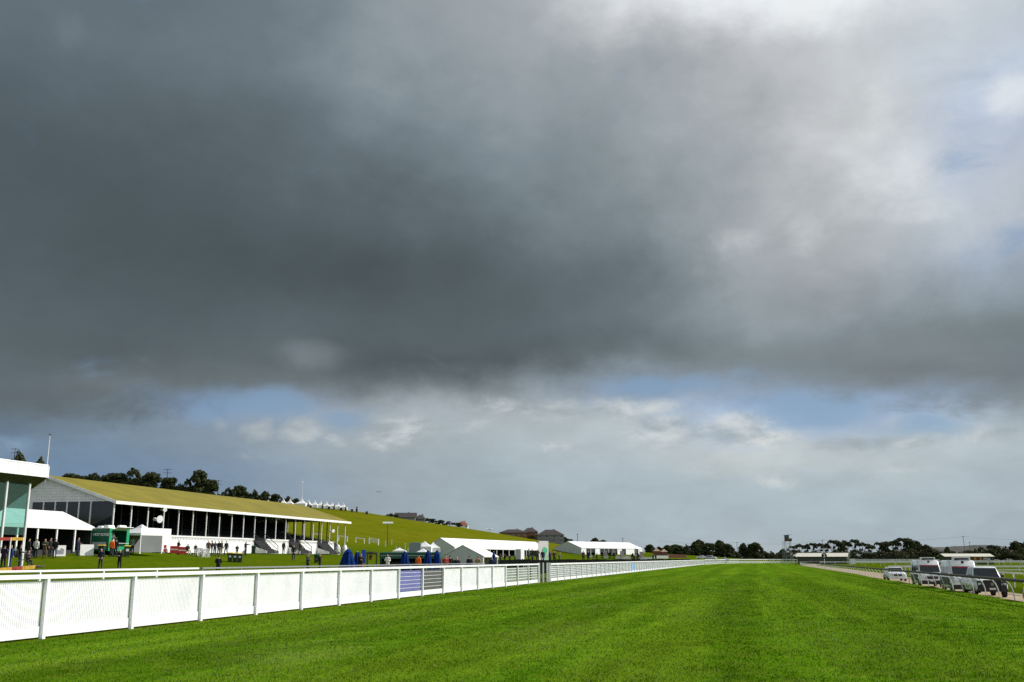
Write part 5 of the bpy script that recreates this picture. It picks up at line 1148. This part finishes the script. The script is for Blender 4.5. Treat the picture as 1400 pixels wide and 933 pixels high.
# distant low hill at the right
b = MB(); hp = [at(u,764,900) for u in np.linspace(1180,1500,24)]
hs = [0,2,4,6,8,9,10,11,12,12,12,13,13,14,14,15,15,15,14,13,12,10,6,0]
for i in range(23):
    p_, q_ = hp[i], hp[i+1]; r_ = HV*160
    b.quad((p_.x,p_.y,-.5),(q_.x,q_.y,-.5),(q_.x+r_.x*.5,q_.y+r_.y*.5,hs[i+1]),(p_.x+r_.x*.5,p_.y+r_.y*.5,hs[i]))
    b.quad((p_.x+r_.x*.5,p_.y+r_.y*.5,hs[i]),(q_.x+r_.x*.5,q_.y+r_.y*.5,hs[i+1]),(q_.x+r_.x,q_.y+r_.y,-.5),(p_.x+r_.x,p_.y+r_.y,-.5))
part('far_hill', b, mat('scrubby_hill', (.055,.060,.050), .9, .4, .02, col2=(.09,.085,.08)), None, kind='structure')
# ------------------------------------------------------------------ houses on the ridge
BRK = mat('brown_brick', (.20,.10,.055), .8, .15, 2); RTILE = mat('dark_roof_tile', (.050,.042,.040), .7, .2, 2); GREYW = mat('grey_render', (.20,.20,.21), .8, .1, 1)
def house(label, u, D, vt, wpx, wall, depth=9.0, storeys=1, wins=4, hip=True, eave_f=.55, roof=RTILE, rz=0, back=0):
    q = gp(u, D); top = max(3.2, at(u, vt, D).z - q.z); w_ = wpx/2*D/FPX; e = top*eave_f
    t = thing('house', label, 'house', q, YW+R(rz))
    b = MB(); b.box(-w_*.93, w_*.93, 0, depth, -1.5, e); part('wall', b, wall, t)
    b = MB(); o_ = .0 if not hip else min(depth/2, w_*.7)
    A = [(-w_,-.5,e),(w_,-.5,e),(w_,depth+.5,e),(-w_,depth+.5,e),(-w_+o_,depth/2,top),(w_-o_,depth/2,top)]
    b.add(A, [(0,1,5,4),(2,3,4,5),(1,2,5),(3,0,4),(3,2,1,0)]); part('roof', b, roof, t)
    for s in range(storeys):
        for k in range(wins):
            x = -w_*.75 + 1.5*w_*k/max(1,wins-1); z = e*(s+.30)/storeys; wp = MB(); wp.box(x-.55,x+.55,-.04,.02,z,z+e/storeys*.42); f = part('window', wp, WGLASS, t)
            b = MB(); b.box(x-.65,x+.65,-.07,-.041,z-.12,z-.02); part('sill', b, WHITE, f)
    b = MB(); b.box(w_*.2,w_*.2+.6,depth*.6,depth*.6+.6,top*.6,top+.35); part('chimney', b, wall, t)
    return t
house('low dark-roofed house at the top of the grassy ridge', 552, 452, 706.5, 30, GREYW, eave_f=.30, hip=False)
house('small dark-roofed house right of the low one on the ridge', 573, 455, 711, 14, GREYW, eave_f=.4)
house('tiny red-roofed house at the lower end of the ridge trees', 632, 466, 718.5, 14, WHITE, eave_f=.45, roof=mat('red_roof_tile', (.25,.07,.04), .7, .2, 2), wins=2)
house('long low brown brick house, left of the three brown houses', 702, 478, 724, 40, BRK, eave_f=.5, wins=5)
house('narrow two-storey brown house in the middle of the three', 725, 483, 721.5, 22, BRK, eave_f=.62, storeys=2, wins=2)
house('biggest hip-roofed house with grey walls, right of the three brown houses', 753, 480, 724, 38, GREYW, eave_f=.58, storeys=2, wins=4)
# ------------------------------------------------------------------ sheds, tower, marker
OLV = mat('olive_green_sheet', (.060,.075,.050), .6, .15, .8); CREAM = mat('cream_roof_sheet', (.62,.60,.50), .5, .06, .6); NAVYS = mat('navy_sign_board', (.010,.016,.045), .45, .1, 2); ORNG = mat('orange_sign_board', (.55,.19,.02), .5, .1, 2)
def shed(label, u0, D, L, dp, eh, rise, rz):
    q = at(u0,764,D); q.z = Z(q.x,q.y); t = thing('shed', label, 'shed', q, YW+R(rz))
    b = MB(); b.box(0,L,0,dp,-.2,eh); part('wall', b, OLV, t)
    b = MB(); b.slab([(-.7,-.8,eh-.02),(L+.3,-.8,eh-.02),(L+.3,dp/2,eh+rise),(-.7,dp/2,eh+rise)], .1); b.slab([(-.7,dp/2,eh+rise),(L+.3,dp/2,eh+rise),(L+.3,dp+.8,eh-.02),(-.7,dp+.8,eh-.02)], .1); part('roof', b, CREAM, t)
    for x in (0, L):
        b = MB(); b.prism([(0,eh-.05),(dp,eh-.05),(dp/2,eh+rise-.12)], x-.06, x+.06, 'x'); part('gable', b, OLV, t)
    return t
s1 = shed('long olive shed with a cream roof under the judges tower', 1090, 430, 20, 13, 3.0, 1.5, -22)
b = MB(); b.box(20.07,20.1,2.5,9.5,.1,2.3); part('door', b, BLACK, s1)
for i in range(5): b = MB(); b.box(1+i*3.8, 1+i*3.8+1.6, -.05, -.01, 1.2, 2.2); f = part('window', b, WGLASS, s1)
q = at(1165,764,395); b = MB(); b.box(-.9,.9,-.7,.7,0,2.0); b.box(-.95,.95,-.75,.75,2.0,2.1); b.box(-.35,.35,-.73,-.701,.1,1.7)
single('white_booth', b, WHITE, 'small white booth at the right end of the olive shed', 'booth', (q.x,q.y,0), YW)
s2 = shed('dark shed with a cream roof, orange board and lettered navy sign', 1293, 380, 17.2, 7, 2.95, 1.05, -4)
b = MB(); b.box(10.2,13.0,-.12,-.03,1.15,2.85); p_ = part('sign_panel', b, ORNG, s2, 'orange square sign panel')
b = MB(); b.prism([(11.6+math.cos(a)*.62, 2.0+math.sin(a)*.62) for a in np.linspace(0,2*math.pi,19)[:-1]], -.14, -.121); part('dark_disc', b, WOOD, p_)
b = MB(); b.box(13.05,16.6,-.12,-.03,1.15,2.85); p_ = part('sign_panel', b, NAVYS, s2, 'navy sign panel with white lettering')
lettering('PISA', 1.35, WHITE, p_, (14.85,-.135,2.0), (R(90),0,0), .02)
q = gp(1127, 205); t = thing('distance_marker', 'round black marker with a white 2 beside the track rail', 'sign', q, YW)
b = MB(); b.tube([(0,-.03,0),(0,.03,0)], .55, 24); dsc = part('disc', b, BLACK, t, loc=(0,0,at(1127,760,205).z-q.z)); lettering('2', .85, WHITE, dsc, (0,-.04,0), (R(90),0,0), .03)
b = MB(); b.cyl(0,.06,-.1,at(1127,764,205).z-q.z+.3,.05,8); part('post', b, WHITED, t)
# judges tower
q = at(1078,764,410); q.z = Z(q.x,q.y); t = thing('judges_tower', 'tall steel tower with a dark cabin and brown balcony above the far trees', 'tower', q, YW)
zc = at(1078,740,410).z-q.z; zt = at(1078,731.5,410).z-q.z
b = MB(); b.box(-1.0,.45,-.8,.8,zc,zt-.12); part('cabin', b, mat('dark_grey_cabin', (.035,.04,.045), .6, .15, 2), t)
b = MB(); b.box(-.98,-.02,-.83,-.801,zc+1.3,zt-.4); part('window', b, mat('cabin_window', (.05,.10,.11), .1, .1, 3), t)
b = MB(); b.slab([(-1.35,-1.1,zt-.1),(1.5,-1.1,zt+.12),(1.5,1.1,zt+.12),(-1.35,1.1,zt-.1)], .14); part('roof', b, mat('grey_green_roof', (.16,.17,.15), .6, .1, 1), t)
b = MB(); b.box(-.9,1.55,-1.02,-.95,zc-.05,zc+1.05); b.box(1.5,1.57,-.94,.9,zc-.05,zc+1.05); b.box(-.9,1.49,-.94,.9,zc-.09,zc-.02); part('balcony', b, mat('brown_timber_balcony', (.13,.075,.035), .8, .2, 2), t)
for sx in (-1,1):
    for sy in (-1,1): b = MB(); b.bar((sx*1.35,sy*1.3,-.2),(sx*.95,sy*.8,zc),.13); part('leg', b, GREY, t)
for k in range(4):
    b = MB(); z0, z1 = zc*k/4, zc*(k+1)/4; w0, w1 = 1.35-.4*k/4, 1.35-.4*(k+1)/4
    b.bar((-w0,-1.25+.12*k,z0),(w1,-1.25+.12*k,z1),.07); b.bar((w0,-1.22+.12*k,z0),(-w1,-1.22+.12*k,z1),.07); b.bar((-w1,-1.2+.12*k,z1),(w1,-1.2+.12*k,z1),.07); part('brace', b, GREY, t)
b = MB(); b.box(-2.2,-1.05,-.5,.5,zc-.35,zc-.28); b.bar((-2.15,-.45,zc-.3),(-2.15,-.45,zc+1.0),.05); b.bar((-1.1,-.45,zc+.9),(-2.15,-.45,zc+.95),.05)
b.bar((-2.1,0,zc-.3),(-2.6,0,-.1),.08); b.bar((-1.6,0,zc-.3),(-2.2,0,-.1),.08); part('landing', b, GREY, t)
# ------------------------------------------------------------------ poles and masts
POLE = mat('weathered_timber_pole', (.10,.09,.08), .85, .2, 2)
def power_pole(label, u, vt, D, arm=1.1, lean=0.0):
    q = gp(u, D); h = at(u, vt, D).z-q.z; t = thing('power_pole', label, 'pole', q, YW+R(8))
    b = MB(); b.tube([(0,0,-.3),(lean*h,0,h)], [.19,.12], 8); part('pole', b, POLE, t)
    for z in (.25, 1.5)[:(2 if arm > 1 else 1)]:
        b = MB(); b.box(lean*h-arm, lean*h+arm, -.22, -.10, h-z-.14, h-z); part('crossarm', b, POLE, t)
    return q + Vector((0,0,h))
power_pole('timber power pole with two crossarms above the trees left of the stand roof middle', 220.5, 641, 371, 1.5)
power_pole('timber power pole with a crossarm between the hilltop trees, right of the first', 292, 656.5, 377, 1.4)
power_pole('timber power pole at the upper left edge above the near stand', 5, 613, 357, 1.4)
power_pole('thin pole right of the biggest house', 790, 730, 520, .5)
power_pole('thin pole above the middle of the panelled marquee', 852, 735.5, 540, .5)
power_pole('bare pole standing between the dark trees at the far bend', 1008.5, 741, 582, .6)
power_pole('tall pole above the round black marker and the olive shed', 1126, 738, 575, .7)
power_pole('leaning tall pole above the shed with the lettered sign', 1321, 733, 585, .9, -.05)
power_pole('shorter pole right of the leaning one', 1327.5, 741, 600, .7)
def wire(label, pts):
    b = MB(); P_ = [Vector(p) for p in pts]; o0 = P_[0]; ln = []
    for a_, c2_ in zip(P_, P_[1:]):
        for i in range(8): f = i/8; ln.append(a_.lerp(c2_, f)-o0-Vector((0,0,4*f*(1-f)*1.6)))
    ln.append(P_[-1]-o0); b.tube(ln, .035, 4); single('power_line', b, DARK, label, 'wire', o0)
wire('overhead wire running from the far bend trees to the pole above the marker', [at(900,738.5,590), at(1008.5,741.6,582), at(1126,738.6,575)])
wire('overhead wire running right from the leaning pole', [at(1126,738.6,575), at(1320.5,733.6,585), at(1460,735,600)])
def lamp_mast(label, u, vt, D, heads, wcol=WHITE, r=.09):
    q = gp(u, D); h = at(u, vt, D).z-q.z; t = thing('lamp_mast', label, 'lamp post', q, YW)
    b = MB(); b.tube([(0,0,-.2),(0,0,h)], [r,r*.6], 8); part('pole', b, wcol, t)
    if heads > 1: b = MB(); b.box(-1.0,1.0,-.05,.05,h-.1,h); part('crossarm', b, wcol, t)
    for i in range(heads):
        x = 0 if heads == 1 else -.9+1.8*i/(heads-1); b = MB(); b.slab([(x-.28,-.22,h+.02),(x+.28,-.22,h+.02),(x+.28,.25,h+.42),(x-.28,.25,h+.42)], .14); part('lamp', b, LENS, t)
lamp_mast('tall white mast with one lamp behind the hilltop tents', 409.5, 660, 404, 1)
lamp_mast('dark lamp mast with a row of lamps on the grassy slope above the green bar', 529, 716, 238, 4, DARK)
lamp_mast('lamp mast with two lamps on the slope behind the longest marquee', 669, 724, 330, 2, GREY)
q = gp(869.5, 385); h = at(869,738,385).z-q.z; t = thing('flagpole', 'white flagpole in front of the panelled marquee', 'flagpole', q); b = MB(); b.tube([(0,0,-.2),(0,0,h)],[.09,.05],8); part('pole', b, WHITE, t); b = MB(); b.lathe([(.02,h),(.12,h+.08),(.02,h+.2)],0,0,8); part('finial', b, WHITE, t)
# ------------------------------------------------------------------ hill rails and posts
for u0, u1, D, lb in ((426,438,222,'white rail on the slope seen through the open end of the grandstand'),(462,475,224,'white rail on the slope just right of the grandstand end'),(485.5,498.5,226,'white rail alone on the slope, middle of the slope rails')):
    a_, c2_ = gp(u0,D), gp(u1,D); rail_run('slope_rail', lb, [a_, c2_], 1.15, rails=((1,.22),), every=1.9, pw=.14)
a_, c2_ = gp(504,229), gp(517,229); rail_run('slope_rail', 'white double rail on the slope nearest the lamp mast', [a_, c2_], 1.35, rails=((1,.16),(.72,.14),(.45,.14)), every=2.1, pw=.2)
for i, (u, D, h, lb) in enumerate(((526.5,226,1.3,'left of the dark lamp mast'),(535,240,1.2,'right of the dark lamp mast'),(541.5,205,1.3,'above the left end of the green bar'),(553.5,228,1.4,'on the slope above the middle of the bar'),(557.5,206,1.3,'beside the grey box trailer'))):
    q = gp(u,D); b = MB(); b.box(-.09,.09,-.09,.09,-.1,h); b.box(-.11,.11,-.11,.11,h,h+.06); single('slope_post', b, WHITED, 'pale wooden post ' + lb, 'post', q, .3)
# hilltop conifers and bins
CONF = mat('dark_conifer', (.012,.022,.014), .8, .3, 4)
for u, vt, lb in ((418,686.5,'left of all, by the largest tent'),(438.3,689,'left of the tent group middle'),(454.3,690,'between two tents'),(470.5,692.5,'just past the last tent'),(485.5,692.8,'standing alone right of the tents')):
    q = gp(u,398); h = max(1.8, at(u,vt,398).z-q.z); t = thing('potted_conifer', 'slim dark conifer on the hilltop, ' + lb, 'plant', q, 0, 'conifers on the hilltop')
    me_ = leaf_mesh('foliage', [(0,0,h*.3,.42,.42,h*.22),(0,0,h*.55,.33,.33,h*.2),(0,0,h*.8,.2,.2,h*.18)], 160, .14, int(u), CONF); part('foliage', me_, None, t)
    b = MB(); b.lathe([(.22,-.1),(.3,.35),(.24,.35)],0,0,10); part('pot', b, DARK, t)
for u, lb in ((421.5,'beside the largest tent'),(447,'between the middle tents'),(464,'before the last tent'),(479,'beyond the last tent'),(499.5,'alone at the right')):
    q = gp(u,398); b = MB(); b.box(-.45,.45,-.4,.4,-.1,.95); b.prism([(-.5,.95),(.5,.95),(.4,1.12),(-.4,1.12)],-.45,.45); single('rubbish_bin', b, DARK, 'dark bin on the hilltop, ' + lb, 'bin', q, .4, 'bins on the hilltop')
# ------------------------------------------------------------------ in front of the panelled marquee
for i, (u, lb) in enumerate(((811.5,'first from the left'),(823.5,'second from the left'),(833.5,'third from the left'),(839.5,'fourth from the left'),(864.8,'left of the flagpole'),(872.3,'right of the flagpole'))):
    q = gp(u,386); t = thing('potted_conifer', 'dark clipped shrub before the panelled marquee, ' + lb, 'plant', q, 0, 'shrubs before the panelled marquee')
    part('foliage', leaf_mesh('foliage', [(0,0,1.1,.6,.6,.7),(0,0,1.8,.4,.4,.5)], 260, .16, 300+i, CONF), None, t); b = MB(); b.lathe([(.35,-.1),(.45,.5),(.36,.5)],0,0,10); part('pot', b, DARK, t)
PINK = mat('pale_pink_banner', (.50,.26,.29), .7, .5, 2.2, col2=(.70,.62,.62))
for i, (u, lb) in enumerate(((827.5,'leftmost'),(839,'second from the left'),(851,'third from the left'),(877.5,'right of the flagpole'))):
    q = gp(u,387); t = thing('pink_banner', 'pink and white banner in front of the panelled marquee, ' + lb, 'banner', q, YW, 'pink banners before the panelled marquee')
    b = MB(); b.box(-.75,.75,-.03,.03,.9,3.0); part('flag', b, PINK, t); b = MB(); b.cyl(-.8,0,-.1,3.6,.05,6); part('pole', b, DARK, t)
for i, (u0, u1, lb) in enumerate(((805.5,810,'left of the shrubs'),(825.5,831.5,'between the second and third shrub'),(842,862,'longest one'),(874.5,892,'right of the flagpole'))):
    a_, c2_ = gp(u0,388), gp(u1,388); L = (c2_-a_).length; an = math.atan2(c2_.y-a_.y, c2_.x-a_.x); b = MB(); b.box(0,L,-.15,.15,-.6,.85); b.box(-.06,L+.06,-.2,.2,.85,.93)
    single('planter_box', b, WHITE, 'low white planter box before the panelled marquee, ' + lb, 'planter', a_, an, 'white planter boxes')
a_ = gp(892,400); c2_ = gp(913,402); L = (c2_-a_).length; an = math.atan2(c2_.y-a_.y, c2_.x-a_.x); t = thing('long_table', 'long low white-skirted table beyond the right end of the panelled marquee', 'table', a_, an)
b = MB(); b.box(0,L,-.5,.5,.05,1.15); part('skirt', b, WHITE, t); b = MB(); b.box(-.1,L+.1,-.55,.55,1.15,1.22); part('table_top', b, WHITED, t)
for u, lb in ((898.5,'left'),(908.5,'right')):
    q = gp(u,420); t = thing('brown_booth', 'reddish brown booth with a tan peaked roof behind the white table, ' + lb + ' one', 'booth', q, YW)
    b = MB(); b.box(-1.3,1.3,0,2.2,-.1,2.2); part('body', b, mat('reddish_brown_panel', (.17,.055,.035), .7, .2, 2), t)
    b = MB(); b.add([(-1.5,-.2,2.2),(1.5,-.2,2.2),(1.5,2.4,2.2),(-1.5,2.4,2.2),(0,1.1,3.5)], [(0,1,4),(1,2,4),(2,3,4),(3,0,4),(3,2,1,0)]); part('roof', b, mat('tan_roof_cloth', (.42,.30,.20), .8, .2, 2), t)
a_ = gp(914,425); c2_ = gp(938,428); t = thing('brown_fence', 'low red-brown fence between the brown booths and the silver car', 'fence', a_, math.atan2(c2_.y-a_.y, c2_.x-a_.x)); L = (c2_-a_).length
b = MB()
for i in range(24): b.box(L*i/24, L*(i+1)/24-.03, -.03, .03, -.1, 1.25+.05*math.sin(i*2.3))
part('boards', b, mat('reddish_brown_panel', (.17,.055,.035)), t)
for i in range(0,25,4): b = MB(); b.box(L*i/24-.06,L*i/24+.06,.031,.15,-.1,1.4); part('post', b, WOOD, t)
# bird
q = at(518,673,150); t = thing('flying_bird', 'small dark bird flying in the sky above the ridge', 'bird', q, .5)
b = MB(); b.tube([(0,-.17,0),(0,-.08,.02),(0,.06,0),(0,.2,-.01)],[.015,.05,.045,.01],8); b.slab([(.02,-.06,.02),(.26,-.02,.12),(.42,.08,.10),(.05,.06,.02)],.008); b.slab([(-.02,-.06,.02),(-.05,.06,.02),(-.42,.08,.10),(-.26,-.02,.12)],.008); part('body', b, BLACK, t)
# things in the shade of the longest marquee: tables and lit screens are not visible; a row of dark counters
base = [o for o in bpy.data.objects if o.get('label','').startswith('longest white marquee')][0]
for i, y in enumerate((6, 13, 20, 33)):
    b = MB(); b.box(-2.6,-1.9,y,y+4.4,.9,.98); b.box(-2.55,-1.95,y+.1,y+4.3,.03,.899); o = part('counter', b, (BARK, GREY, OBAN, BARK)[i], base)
bpy.context.view_layer.update()
